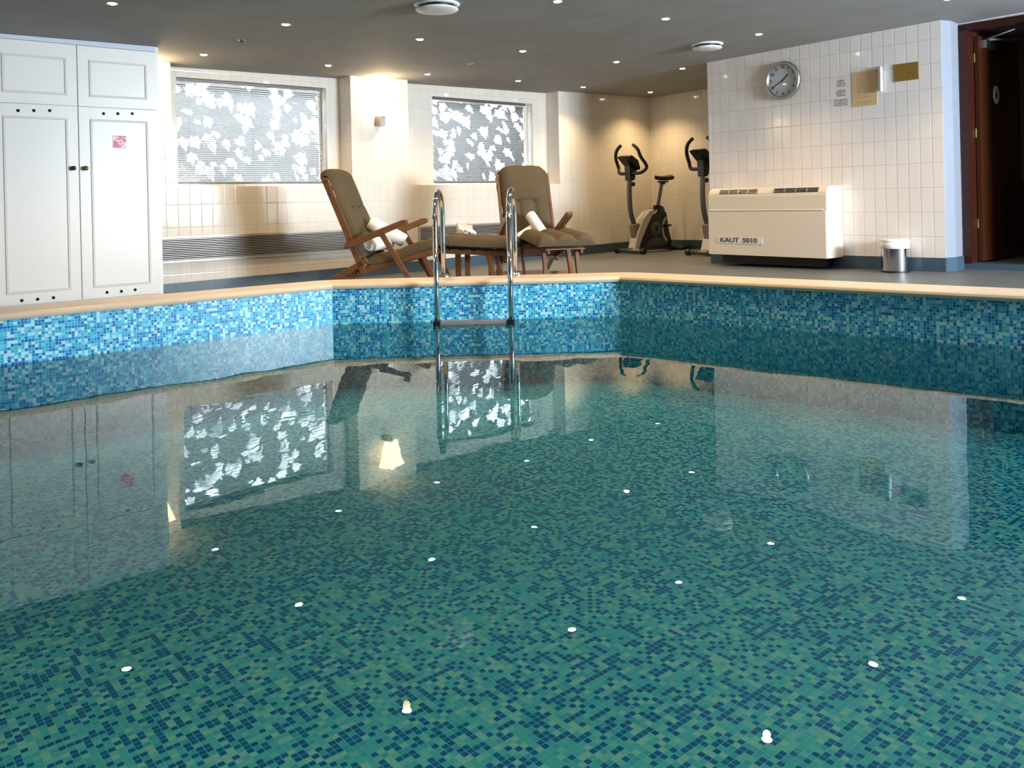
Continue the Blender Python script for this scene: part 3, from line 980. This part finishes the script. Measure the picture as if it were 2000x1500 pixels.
a, b = (px1_ - px0_) / 2, (pz1 - pz0) / 2
bm = BM(); box(bm, -a, a, -0.02, 0, -b, b); obj('frame', bm, M['doorwood'], pc)
bm = BM(); box(bm, -a + 0.02, a - 0.02, -0.022, -0.02, -b + 0.02, b - 0.02); obj('canvas', bm, simple('dark_brown_picture', srgb(70, 40, 26), 0.6, var=0.6, nscale=5), pc)

# ------------------------------------------------------------------ ceiling fittings
LIGHTS = [
    ((398, 107), 1, 'spotlight in the row along the far wall, nearest the white cupboard'),
    ((641, 128), 1, 'spotlight over the right half of the larger window'),
    ((835, 145), 1, 'spotlight just right of the glowing wall sconce'),
    ((1012, 158), 1, 'spotlight over the right half of the smaller window'),
    ((1139, 170), 1, 'spotlight near the far wall between smaller window and exercise bikes'),
    ((1270, 180), 1, 'farthest spotlight, in the alcove corner above the exercise bikes'),
    ((1333, 134), 1, 'spotlight in front of the alcove, left of the tiled wall edge'),
    ((1204, 121), 1, 'spotlight in the second row, above the left exercise bike'),
    ((1021, 100), 1, 'spotlight in the second row, above the folded-back deck chair'),
    ((820, 77), 1, 'spotlight just below the larger round ceiling vent'),
    ((558, 48), 1, 'spotlight in the second row, above the larger window'),
    ((219, 7), 1, 'large near spotlight above the white cupboard at the top edge'),
    ((1300, 37), 1, 'spotlight up and left of the smaller ceiling vent'),
    ((1089, 3), 1, 'spotlight cut by the top edge right of the larger vent'),
    ((1482, 67), 1, 'spotlight right of the smaller ceiling vent, above the clock'),
    ((793, 1384), 0, 'spotlight seen as the bright dot low in the middle of the water'),
    ((1497, 1440), 0, 'spotlight seen as the lowest bright dot in the water'),
    ((1704, 1297), 0, 'spotlight mirrored in the water at lower right'),
    ((1878, 1170), 0, 'spotlight mirrored in the water nearest the right edge'),
]
M['ring'] = simple('spotlight_ring', srgb(170, 160, 140), 0.35, 0.6)
spot = bpy.data.lights.new('halogen_beam', 'SPOT')
spot.energy = WARM_E; spot.color = (1.0, 0.70, 0.35); spot.spot_size = math.radians(122); spot.spot_blend = 1.0; spot.shadow_soft_size = 0.025
proto = None
LIGHTS += [(p, 2, 'added unseen spotlight above the near part of the pool, %s' % w_) for p, w_ in  # out-of-view spotlights added to brighten the pool floor and, by bounce, the ceiling
           ((W(-2.2, -4.2), 'far left'), (W(-0.6, -2.6), 'left of the viewer'), (W(-2.2, -1.4), 'behind at left'), (W(0.9, -1.5), 'just ahead of the viewer'),
            (W(2.6, -0.6), 'right of the viewer'), (W(4.4, 0.6), 'farther right of the viewer'), (W(0.8, 0.6), 'behind at right'), (W(-1.0, 0.4), 'directly behind'))]
for (pp, direct, lab) in LIGHTS:
    P = on_ceiling(*pp) if direct == 1 else (on_ceiling_mirror(*pp) if direct == 0 else pp + Vector((0, 0, CEIL + TILT * pp.x)))
    if proto is None:
        proto = thing('ceiling_spotlight', lab, 'ceiling light', P, 0, 'recessed ceiling spotlights')
        bm = BM(); lathe(bm, [(0.030, 0.0), (0.044, -0.003), (0.046, -0.001), (0.046, 0.004), (0.030, 0.004), (0.030, 0.0)], 28); obj('trim_ring', bm, M['ring'], proto, smooth=True)
        bm = BM(); lathe(bm, [(0, -0.007), (0.022, -0.006), (0.034, 0.0), (0.034, 0.004)], 24); obj('bulb', bm, M['bulb'], proto, smooth=True)
        lo_ = bpy.data.objects.new('beam', spot); COL.objects.link(lo_); lo_.parent = proto; lo_.location = (0, 0, -0.03)
        o = proto
    else:
        o = copy_tree(proto); o.location = P; o['label'] = lab


def disc_vent(px, py, r, label):
    P = on_ceiling(px, py)
    t = thing('ceiling_vent', label, 'vent', P, 0, 'round ceiling vents')
    bm = BM(); lathe(bm, [(r * 0.7, 0.002), (r * 1.05, 0.002), (r * 1.08, -0.006), (r * 1.0, -0.014), (r * 0.8, -0.016), (r * 0.7, 0.0)], 48); obj('collar', bm, M['white'], t, smooth=True)
    bm = BM(); lathe(bm, [(0, 0.0), (r * 0.8, 0.0), (r * 0.8, -0.03), (0, -0.03)], 40); obj('throat', bm, M['black'], t)
    bm = BM(); lathe(bm, [(0, -0.032), (r * 0.9, -0.034), (r * 0.985, -0.040), (r, -0.046), (r * 0.96, -0.052), (r * 0.5, -0.058), (0, -0.059)], 48); obj('disc', bm, M['white'], t, smooth=True)


disc_vent(853, 8, 0.17, 'larger round white disc vent on the ceiling near the top edge')
disc_vent(1381, 86, 0.155, 'smaller-looking round disc vent on the ceiling left of the clock')
P = on_ceiling(472, 78)
t = thing('smoke_sensor', 'tiny dark sensor on the ceiling above the larger window', 'sensor', P)
bm = BM(); lathe(bm, [(0.036, 0.0), (0.034, -0.008), (0.02, -0.012)], 20); obj('cup', bm, M['steel'], t, smooth=True)
bm = BM(); lathe(bm, [(0.024, 0), (0.02, -0.016), (0, -0.02)], 20); obj('lens', bm, M['black'], t, smooth=True)
P = on_ceiling(918, 124)
t = thing('ceiling_hook_plate', 'small dull round plate on the ceiling left of a spotlight', 'plate', P)
bm = BM(); lathe(bm, [(0.05, 0.0), (0.048, -0.006), (0.0, -0.008)], 24); obj('plate', bm, M['ring'], t, smooth=True)
bm = BM(); lathe(bm, [(0.012, -0.006), (0.010, -0.018), (0, -0.02)], 12); obj('stud', bm, M['steel'], t, smooth=True)

# wall sconces
M['sconce'] = emissive('sconce_glass', (1.0, 0.78, 0.46, 1), 7.0)


def sconce(x, label):
    p = BACKW.m @ Vector((x, -0.14, 0))
    t = thing('wall_sconce', label, 'wall lamp', (p.x, p.y, 2.0), BACKW.rz, 'wall sconces between the windows')
    bm = BM(); prof = [(0.085, 0.0), (0.105, 0.06), (0.135, 0.16), (0.165, 0.26), (0.160, 0.26), (0.130, 0.16), (0.10, 0.06), (0.08, 0.006), (0.0, 0.006), (0, 0.0)]
    lathe(bm, prof, 40, Matrix.Diagonal((1.0, 0.72, 1, 1))); sh = obj('shade', bm, M['sconce'], t, smooth=True)
    bm = BM(); box(bm, -0.04, 0.04, 0.02, 0.138, -0.12, 0.0); lathe(bm, [(0, 0), (0.03, 0), (0.03, -0.02), (0, -0.02)], 16)
    obj('bracket', bm, M['louvre'], t, bevel=0.004)
    L = bpy.data.lights.new('sconce_bulb', 'POINT'); L.energy = 9; L.color = (1.0, 0.72, 0.40); L.shadow_soft_size = 0.04
    lo_ = bpy.data.objects.new('sconce_bulb', L); COL.objects.link(lo_); lo_.parent = t; lo_.location = (0, 0, 0.27)
    L = bpy.data.lights.new('sconce_down', 'SPOT'); L.energy = 5; L.color = (1.0, 0.76, 0.46); L.spot_size = math.radians(34); L.spot_blend = 0.6; L.shadow_soft_size = 0.01
    lo_ = bpy.data.objects.new('sconce_down', L); COL.objects.link(lo_); lo_.parent = t; lo_.location = (0, 0.10, -0.125); lo_.rotation_euler = (math.radians(6), 0, 0)


xs_ = BACKW.hit(749, 208, -0.14)[0]
sconce(xs_, 'glowing uplighter sconce on the pier between the two windows')
sconce(2.74, 'glowing sconce half hidden behind the white cupboard edge')

# ------------------------------------------------------------------ pool ladder
Yf = 6.42
lad = thing('pool_ladder', 'stainless steel pool ladder with two arched handrails at the far edge', 'ladder', (at_z(923, 631, 0).x, Yf, 0))
ox = lad.location.x
for (pxf, pxr) in ((851, 866.5), (995.5, 1007)):
    f_ = at_y(pxf, 500, Yf); r_ = at_z(pxr, 541 if pxf < 900 else 538, COP_TOP)
    a = Vector((f_.x - ox, 0, 0)); b = Vector((r_.x - ox, r_.y - Yf, 0)); topz = 1.015
    pts = [(a.x, 0, -0.42), (a.x, 0, 0.3), (a.x, 0, 0.80)]
    R = (b - a).length / 2; mid = (a + b) / 2
    for k in range(0, 13):
        th = math.pi * k / 12
        q = mid + (a - mid) * math.cos(th); pts.append((q.x, q.y, topz - R * 0.95 + R * 0.95 * math.sin(th)))
    pts += [(b.x, b.y, 0.6), (b.x, b.y, COP_TOP)]
    bm = BM(); tube(bm, pts, 0.0205, 18); hr_ = obj('handrail', bm, M['chrome'], lad, smooth=True)
    bm = BM(); lathe(bm, [(0.021, COP_TOP + 0.034), (0.03, COP_TOP + 0.026), (0.052, COP_TOP + 0.014), (0.056, COP_TOP + 0.004), (0.055, COP_TOP), (0.021, COP_TOP)], 28, Matrix.Translation((b.x, b.y, 0)))
    obj('flange', bm, M['chrome'], hr_, smooth=True)
xa = at_y(851, 500, Yf).x - ox; xb = at_y(995.5, 500, Yf).x - ox
for z in (0.012, -0.24):
    bm = BM(); box(bm, xa + 0.02, xb - 0.02, -0.035, 0.045, z - 0.014, z + 0.014); tr_ = obj('tread', bm, simple('grey_tread', srgb(122, 118, 118), 0.5), lad, bevel=0.004)
    for xe_ in (xa, xb):
        bm = BM(); box(bm, xe_ - 0.028, xe_ + 0.028, -0.045, 0.05, z - 0.02, z + 0.02); obj('tread_cap', bm, M['black'], tr_, bevel=0.004)

# ------------------------------------------------------------------ deck chairs


def cushion(path, width, thick, cols=3, tufts=3, fold=0.0):
    """padded cushion along a profile path (x,z); the normal side is 'up'"""
    bm = BM(); P = smoothpath([(x, 0, z) for x, z in path], 8)
    n = len(P); ny = cols * 8
    S = [0.0]
    for i in range(1, n): S.append(S[-1] + (P[i] - P[i - 1]).length)
    L = S[-1]; top = []; bot = []
    for i in range(n):
        a = P[max(0, i - 1)]; b = P[min(n - 1, i + 1)]; t = (b - a).normalized()
        nr = Vector((-t.z, 0, t.x)); s = S[i] / L
        rt, rb = [], []
        for j in range(ny + 1):
            y = j / ny; yy = (y - 0.5) * width
            e = (max(0.0, 1 - abs(2 * y - 1) ** 14)) ** 0.5 * (max(0.0, 1 - abs(2 * s - 1) ** 18)) ** 0.5
            colw = abs(math.sin(math.pi * y * cols)) ** 0.45
            roww = abs(math.sin(math.pi * s * tufts)) ** 0.35 if tufts else 1
            pil = 0.50 + 0.50 * colw * (0.55 + 0.45 * roww)
            h = thick * e * pil
            rt.append(bm.verts.new(P[i] + Vector((0, yy, 0)) + nr * (0.012 + h)))
            rb.append(bm.verts.new(P[i] + Vector((0, yy, 0)) + nr * (0.008 - 0.012 * e)))
        top.append(rt); bot.append(rb)
    for i in range(n - 1):
        for j in range(ny):
            bm.faces.new((top[i][j], top[i][j + 1], top[i + 1][j + 1], top[i + 1][j]))
            bm.faces.new((bot[i][j], bot[i + 1][j], bot[i + 1][j + 1], bot[i][j + 1]))
        bm.faces.new((top[i][0], top[i + 1][0], bot[i + 1][0], bot[i][0])); bm.faces.new((top[i][ny], bot[i][ny], bot[i + 1][ny], top[i + 1][ny]))
    for j in range(ny):
        bm.faces.new((top[0][j], bot[0][j], bot[0][j + 1], top[0][j + 1])); bm.faces.new((top[-1][j], top[-1][j + 1], bot[-1][j + 1], bot[-1][j]))
    return bm


def make_chair():
    t = thing('deck_chair', 'teak steamer deck chair with brown cushions, seen from its side on the left', 'deck chair', (0, 0, 0), 0, 'teak deck chairs by the pool')
    HW = 0.285
    T = M['teak']
    bmr = []
    for s in (-1, 1):
        y = s * HW
        bm = BM(); beam(bm, (0.0, y, 1.12), (0.385, y, 0.20), 0.026, 0.062)
        lathe(bm, [(0, -0.013), (0.034, -0.013), (0.034, 0.013), (0, 0.013)], 18, Matrix.Translation((0.0, y, 1.12)) @ R90); obj('back_rail', bm, T, t, bevel=0.004)
        yo = y + s * 0.030
        bm = BM()
        pr = [(0.20, 0.455), (0.22, 0.515), (0.50, 0.612), (0.66, 0.672), (0.80, 0.722), (0.84, 0.724), (0.855, 0.70), (0.84, 0.675), (0.70, 0.625), (0.52, 0.555), (0.30, 0.47)]
        prism(bm, pr, yo - 0.03, yo + 0.03, 'xz'); obj('armrest', bm, T, t, bevel=0.005)
        bm = BM(); beam(bm, (0.58, y + s * 0.03, 0.60), (0.94, y + s * 0.03, 0.01), 0.024, 0.052); obj('leg', bm, T, t, bevel=0.004)
        bm = BM(); beam(bm, (0.18, y - s * 0.03, 0.195), (1.10, y - s * 0.03, 0.415), 0.024, 0.06); obj('seat_rail', bm, T, t, bevel=0.004)
        bm = BM(); beam(bm, (-0.18, y, 0.015), (0.42, y, 0.335), 0.026, 0.06); obj('leg', bm, T, t, bevel=0.004)
        bm = BM(); beam(bm, (0.98, y - s * 0.05, 0.36), (1.14, y - s * 0.05, 0.02), 0.024, 0.045); obj('leg', bm, T, t, bevel=0.004)
        ys = s * 0.158
        bm = BM(); beam(bm, (1.10, ys, 0.41), (1.80, ys, 0.375), 0.024, 0.045); obj('footrest_rail', bm, T, t, bevel=0.004)
        bm = BM(); beam(bm, (1.60, ys, 0.37), (1.69, ys, 0.01), 0.036, 0.045); obj('leg', bm, T, t, bevel=0.004)
    bm = BM(); beam(bm, (1.67, -0.158, 0.10), (1.67, 0.158, 0.10), 0.02, 0.04, Vector((1, 0, 0))); obj('stretcher', bm, T, t, bevel=0.003)
    bm = BM(); beam(bm, (0.05, -HW, 0.05), (0.05, HW, 0.05), 0.02, 0.04, Vector((1, 0, 0))); obj('stretcher', bm, T, t, bevel=0.003)
    bm = BM(); beam(bm, (0.90, -HW, 0.10), (0.90, HW, 0.10), 0.02, 0.04, Vector((1, 0, 0))); obj('stretcher', bm, T, t, bevel=0.003)
    bm = BM()
    for k in range(7):
        f = k / 6; x = 0.03 + 0.30 * f - 0.02; z = 1.05 - 0.72 * f
        beam(bm, (x, -HW, z), (x, HW, z), 0.045, 0.012, Vector((0.44, 0, -0.9)))
    obj('back_slats', bm, T, t)
    bm = BM()
    for k in range(7):
        f = k / 6; x = 0.40 + 0.66 * f; z = 0.255 + 0.155 * f
        beam(bm, (x, -HW + 0.03, z), (x, HW - 0.03, z), 0.07, 0.012, Vector((1, 0, 0.24)))
    obj('seat_slats', bm, T, t)
    bm = BM()
    for k in range(6):
        f = k / 5; x = 1.15 + 0.62 * f; z = 0.43 - 0.033 * f
        beam(bm, (x, -0.185, z), (x, 0.185, z), 0.07, 0.012, Vector((1, 0, 0)))
    obj('footrest_slats', bm, T, t)
    bc = obj('back_cushion', cushion([(0.355, 0.335), (0.25, 0.56), (0.165, 0.76), (0.12, 0.87)][::-1], 0.535, 0.075, 3, 1), M['cushion'], t, smooth=True)
    hc = cushion([(0.145, 0.82), (0.085, 0.98), (0.035, 1.10), (0.012, 1.150), (-0.02, 1.165), (-0.045, 1.13)][::-1], 0.545, 0.07, 1, 0)
    h_o = obj('head_cushion', hc, M['cushion'], t, smooth=True)
    bm = BM(); box(bm, 0.128, 0.1295, -0.10, -0.055, 1.03, 1.04, None); obj('label_tab', bm, M['black'], h_o)
    for s in (-1, 1):
        bm = BM(); tube(bm, smoothpath([(0.04, s * 0.276, 1.10), (0.05, s * 0.30, 1.02), (0.07, s * 0.297, 0.95)], 4), 0.006, 6); obj('tie', bm, M['cushion'], h_o)
    obj('seat_cushion', cushion([(1.12, 0.455), (0.95, 0.405), (0.75, 0.345), (0.58, 0.305), (0.45, 0.285), (0.37, 0.30)][::-1], 0.55, 0.095, 3, 2), M['cushion'], t, smooth=True)
    obj('leg_cushion', cushion([(1.10, 0.458), (1.22, 0.462), (1.45, 0.447), (1.66, 0.437), (1.80, 0.43), (1.86, 0.42)], 0.56, 0.095, 3, 3), M['cushion'], t, smooth=True)
    bm = BM(); tube(bm, [(0.33, -HW - 0.02, 0.22), (0.34, -HW - 0.02, 0.06), (0.2, -HW - 0.02, 0.10)], 0.004, 6); obj('brass_stay', bm, M['brassknob'], t)
    return t


c1 = make_chair()
a1 = math.radians(-12); c1.location = (-1.775, 8.60, floor_z(-1.775)); c1.rotation_euler = (0, 0, a1)
c2 = copy_tree(c1); a2 = math.atan2(-0.98, 0.20); c2.location = (0.12, 9.52, floor_z(0.12)); c2.rotation_euler = (0, 0, a2)
c2['label'] = 'teak steamer deck chair with brown cushions facing the pool, by the smaller window'


def towel_roll(name, label, chair, p0, p1, r, group='rolled white towels'):
    """a roll lying from p0 to p1 in the chair's own frame"""
    m = Matrix.Translation(chair.location) @ Matrix.Rotation(chair.rotation_euler.z, 4, 'Z')
    A = m @ Vector(p0); B = m @ Vector(p1); mid = (A + B) / 2
    t = thing(name, label, 'towel', mid, 0, group)
    A -= mid; B -= mid; d = (B - A).normalized(); L = (B - A).length
    bm = BM(); tube(bm, [A, A + d * 0.008, A + d * L * 0.25, A + d * L * 0.5, A + d * L * 0.75, B - d * 0.008, B], [r * 0.9, r * 0.98, r, r * 0.97, r, r * 0.98, r * 0.9], 28)
    o = obj('roll', bm, M['towel'], t, smooth=True)
    q = d.to_track_quat('Z', 'Y').to_matrix().to_4x4()
    for e, off in ((A, -1), (B, 1)):
        bm = BM(); pts = []
        for k in range(44):
            th = k * 0.36; rr = r * 0.12 + r * 0.74 * k / 43
            pts.append(Matrix.Translation(e + d * off * 0.001) @ q @ Vector((rr * math.cos(th), rr * math.sin(th), 0)))
        tube(bm, pts, 0.0045, 5); obj('spiral_edge', bm, M['towel'], t, smooth=True)
    return t


towel_roll('rolled_towel', 'rolled white towel lying crosswise on the side-on deck chair seat', c1, (0.42, -0.25, 0.485), (0.50, 0.12, 0.485), 0.068)
towel_roll('rolled_towel', 'rolled white towel leaning on the back cushion of the side-on deck chair', c1, (0.34, 0.0, 0.70), (0.67, 0.10, 0.50), 0.070)
towel_roll('rolled_towel', 'steep rolled towel standing up in the pool-facing deck chair', c2, (0.44, -0.02, 0.70), (0.62, 0.13, 0.42), 0.058)
towel_roll('rolled_towel', 'rolled towel behind the steep one, leaning left, in the pool-facing chair', c2, (0.44, 0.07, 0.58), (0.50, -0.18, 0.44), 0.052)

# side table
tb = thing('side_table', 'small square teak table behind the footrest holding folded towels', 'table', (-0.37, 9.12, floor_z(-0.37)), math.radians(-12))
bm = BM()
for k in range(6):
    y = -0.24 + 0.48 * (k + 0.5) / 6; box(bm, -0.24, 0.24, y - 0.037, y + 0.037, 0.475, 0.495)
obj('table_top', bm, M['teak'], tb, bevel=0.003)
for sx_ in (-1, 1):
    for sy_ in (-1, 1):
        bm = BM(); box(bm, sx_ * 0.18 - 0.028, sx_ * 0.18 + 0.028, sy_ * 0.19 - 0.02, sy_ * 0.19 + 0.02, 0.0, 0.475); obj('leg', bm, M['teak'], tb, bevel=0.003)
bm = BM()
for s in (-1, 1):
    box(bm, -0.18, 0.18, s * 0.19 - 0.01, s * 0.19 + 0.01, 0.40, 0.46); box(bm, s * 0.18 - 0.01, s * 0.18 + 0.01, -0.17, 0.17, 0.40, 0.46)
obj('apron', bm, M['teak'], tb)


def folded_towel(loc, label, kind):
    t = thing('folded_towel', label, 'towel', loc, math.radians(10), 'folded towels on the side table')
    bm = BM()
    if kind == 0:     # upright folded stack with two ears
        for i, (w__, h__, y) in enumerate(((0.17, 0.155, 0.02), (0.165, 0.145, -0.01), (0.15, 0.12, -0.035))):
            pts = [(-w__ / 2, 0), (-w__ / 2 - 0.005, h__ * 0.9), (-w__ / 2 + 0.03, h__), (-0.01, h__ * 0.84), (0.03, h__ * 0.93), (w__ / 2, h__ * 0.86), (w__ / 2 + 0.005, 0.01)]
            prism(bm, pts, y - 0.012, y + 0.012, 'xz')
        obj('folds', bm, M['towel'], t, bevel=0.008)
    else:
        for (a, b, r) in (((-0.05, 0, 0.03), (0.06, 0.01, 0.026), 0.026), ((-0.03, -0.03, 0.06), (0.07, -0.02, 0.03), 0.022), ((0.02, -0.03, 0.035), (0.09, -0.01, 0.018), 0.018), ((-0.06, -0.02, 0.05), (-0.01, -0.02, 0.07), 0.018)):
            tube(bm, smoothpath([a, tuple((a[i] + b[i]) / 2 + (0.012 if i == 2 else 0) for i in range(3)), b], 4), [r * 0.5] + [r] * 7 + [r * 0.5], 14)
        obj('twist', bm, M['towel'], t, smooth=True)


tz = floor_z(-0.36) + 0.495
q = at_y(908, 450, 9.15); folded_towel((q.x, 9.15, tz), 'upright folded cream towel at the back of the side table', 0)
q = at_y(913, 450, 9.05); folded_towel((q.x, 9.03, tz), 'crumpled small white towel in front of the folded one on the table', 1)

# ------------------------------------------------------------------ exercise bikes
M['bikegrey'] = simple('bike_grey_metal', srgb(96, 96, 96), 0.35, 0.6)
M['bikesilver'] = simple('bike_silver_plastic', srgb(190, 184, 172), 0.35, 0.1)
M['screen'] = simple('console_screen', srgb(54, 60, 60), 0.15)


def make_bike():
    t = thing('exercise_bike', 'black and silver upright exercise bike fully visible in the tiled alcove', 'exercise bike', (0, 0, 0), 0, 'exercise bikes in the alcove')
    B = M['black']; G = M['bikegrey']; S = M['bikesilver']
    for x, L in ((0.0, 0.27), (1.02, 0.24)):
        bm = BM(); tube(bm, [(x, -L, 0.045), (x, L, 0.045)], 0.032, 16); fb = obj('foot_bar', bm, G, t, smooth=True)
        for s in (-1, 1):
            bm = BM(); tube(bm, [(x, s * (L - 0.05), 0.045), (x, s * (L + 0.015), 0.045)], 0.043, 16); obj('end_cap', bm, B, fb, smooth=False, bevel=0.004)
    bm = BM(); beam(bm, (0.0, 0, 0.06), (1.02, 0, 0.06), 0.06, 0.05); obj('base_beam', bm, G, t, bevel=0.006)
    # housing
    bm = BM()
    out = [(0.10, 0.07), (0.20, 0.20), (0.34, 0.40), (0.46, 0.56), (0.56, 0.63), (0.66, 0.64), (0.78, 0.60), (0.80, 0.50), (0.84, 0.30), (0.90, 0.12), (0.86, 0.07), (0.70, 0.12), (0.5, 0.13), (0.3, 0.10)]
    prism(bm, out, -0.062, 0.062, 'xz'); hs = obj('housing', bm, B, t, bevel=0.018)
    bm = BM(); out = [(0.02, 0.06), (0.10, 0.30), (0.24, 0.52), (0.38, 0.63), (0.50, 0.645), (0.46, 0.57), (0.34, 0.42), (0.20, 0.21), (0.12, 0.06)]
    prism(bm, out, -0.07, 0.07, 'xz'); obj('front_fairing', bm, S, hs, bevel=0.015)
    for s in (-1, 1):
        m = Matrix.Translation((0.52, s * 0.062, 0.345)) @ Matrix.Rotation(-s * math.pi / 2, 4, 'X')
        bm = BM(); lathe(bm, [(0, 0.012), (0.05, 0.012), (0.09, 0.010), (0.115, 0.0)], 32, m); dk = obj('crank_disc', bm, G, hs, smooth=True)
        bm = BM(); lathe(bm, [(0, 0.03), (0.022, 0.03), (0.022, 0.01)], 20, m); obj('crank_hub', bm, B, dk)
        an = math.radians(200 if s > 0 else 20); e = Vector((0.52 + 0.16 * math.cos(an), s * 0.10, 0.345 + 0.16 * math.sin(an)))
        bm = BM(); beam(bm, (0.52, s * 0.095, 0.345), e, 0.016, 0.028); ca = obj('crank_arm', bm, G, t)
        bm = BM(); box(bm, e.x - 0.05, e.x + 0.05, min(s * 0.11, s * 0.20), max(s * 0.11, s * 0.20), e.z - 0.015, e.z + 0.015); obj('pedal', bm, B, ca, bevel=0.005)
        bm = BM(); out = []
        for k in range(9):
            th = math.radians(110 + 18 * k); out.append((0.80 + 0.15 * math.cos(th), 0.34 + 0.20 * math.sin(th)))
        for k in range(8, -1, -1):
            th = math.radians(110 + 18 * k); out.append((0.81 + 0.12 * math.cos(th), 0.34 + 0.16 * math.sin(th)))
        prism(bm, out, min(s * 0.062, s * 0.069), max(s * 0.062, s * 0.069), 'xz'); obj('silver_swoosh', bm, S, hs)
    bm = BM(); prism(bm, [(0.28, 0.10), (0.36, 0.19), (0.5, 0.23), (0.66, 0.21), (0.80, 0.12), (0.78, 0.10)], -0.066, 0.066, 'xz'); obj('lower_trim', bm, G, hs)
    bm = BM(); lathe(bm, [(0, -0.05), (0.10, -0.045), (0.115, 0.0), (0.10, 0.045), (0, 0.05)], 24, Matrix.Translation((0.66, 0, 0.60)) @ R90); obj('rear_dome', bm, B, hs, smooth=True)
    # column
    bm = BM(); P = smoothpath([(0.14, 0, 0.24), (0.10, 0, 0.42), (0.03, 0, 0.62), (0.01, 0, 0.85), (0.02, 0, 1.12)], 6); tube(bm, P, 0.036, 16); cl = obj('column', bm, G, t, smooth=True)
    bm = BM(); beam(bm, (0.16, 0, 0.14), (0.10, 0, 0.44), 0.10, 0.13); obj('column_sleeve', bm, simple('sleeve_grey', srgb(120, 108, 104), 0.45), t, bevel=0.012)
    bm = BM(); lathe(bm, [(0, 0), (0.012, 0.0), (0.012, 0.03), (0.034, 0.035), (0.036, 0.055), (0, 0.06)], 18, Matrix.Translation((0.05, 0, 1.03)) @ Matrix.Rotation(math.pi / 2, 4, 'Y')); obj('resistance_knob', bm, B, cl, smooth=True)
    bm = BM(); prism(bm, [(-0.02, 1.08), (-0.03, 1.30), (-0.10, 1.42), (-0.05, 1.44), (0.05, 1.40), (0.12, 1.26), (0.13, 1.20), (0.09, 1.18), (0.10, 1.12), (0.06, 1.08)], -0.055, 0.055, 'xz'); cn = obj('console_neck', bm, B, t, bevel=0.01)
    bm = BM(); prism(bm, [(-0.13, 1.43), (-0.04, 1.455), (0.10, 1.38), (0.15, 1.26), (0.12, 1.23), (0.0, 1.32)], -0.115, 0.115, 'xz'); co_ = obj('console', bm, B, t, bevel=0.015)
    bm = BM(); m = Matrix.Translation((0.075, 0, 1.383)) @ Matrix.Rotation(math.radians(45), 4, 'Y'); box(bm, -0.05, 0.05, -0.07, 0.07, -0.001, 0.004, m); obj('screen', bm, M['screen'], co_)
    pts = []
    half = [(0.03, 0.0, 1.19), (0.03, 0.13, 1.185), (0.05, 0.22, 1.20), (0.09, 0.275, 1.28), (0.0, 0.245, 1.42), (-0.02, 0.205, 1.53), (-0.02, 0.12, 1.605)]
    full = [(x, -y, z) for x, y, z in reversed(half)] + half[1:]
    bm = BM(); tube(bm, smoothpath(full, 6), 0.025, 12); obj('handlebar', bm, B, t, smooth=True)
    # seat
    bm = BM(); beam(bm, (0.62, 0, 0.60), (0.76, 0, 1.06), 0.045, 0.035); obj('seat_post', bm, G, t, bevel=0.004)
    bm = BM(); lathe(bm, [(0, 0), (0.012, 0), (0.012, 0.02), (0.03, 0.025), (0.03, 0.045), (0, 0.05)], 16, Matrix.Translation((0.62, 0, 0.68)) @ Matrix.Rotation(-math.pi / 2, 4, 'Y')); obj('post_knob', bm, B, t, smooth=True)
    bm = BM(); box(bm, 0.68, 0.88, -0.03, 0.03, 1.05, 1.075); box(bm, 0.74, 0.80, -0.035, 0.035, 1.02, 1.05); obj('seat_slider', bm, B, t, bevel=0.004)
    bm = BM(); n = 18; rings = []
    for i in range(n + 1):
        f = i / n; x = 0.60 + 0.36 * f
        w__ = 0.028 + 0.105 * max(0, (f - 0.15) / 0.85) ** 1.2
        if f > 0.85: w__ *= math.sqrt(max(0.02, 1 - ((f - 0.85) / 0.16) ** 2))
        if f < 0.08: w__ *= 0.4 + 0.6 * f / 0.08
        hgt = 0.03 + 0.012 * f; rings.append([bm.verts.new((x, w__ * math.cos(2 * math.pi * k / 16), 1.115 + hgt * math.sin(2 * math.pi * k / 16) + 0.015 * (2 * f - 1) ** 2)) for k in range(16)])
    for i in range(n):
        for k in range(16): bm.faces.new((rings[i][k], rings[i][(k + 1) % 16], rings[i + 1][(k + 1) % 16], rings[i + 1][k]))
    bm.faces.new(rings[0]); bm.faces.new(rings[-1]); obj('saddle', bm, B, t, smooth=True)
    return t


b1 = make_bike()
P = on_floor(1231, 496); b1.location = P; b1.rotation_euler = (0, 0, TH)
b2 = copy_tree(b1)
P = on_floor(1374, 500); b2.location = P; b2.rotation_euler = (0, 0, TH)
b2['label'] = 'second exercise bike half hidden behind the corner of the right tiled wall'
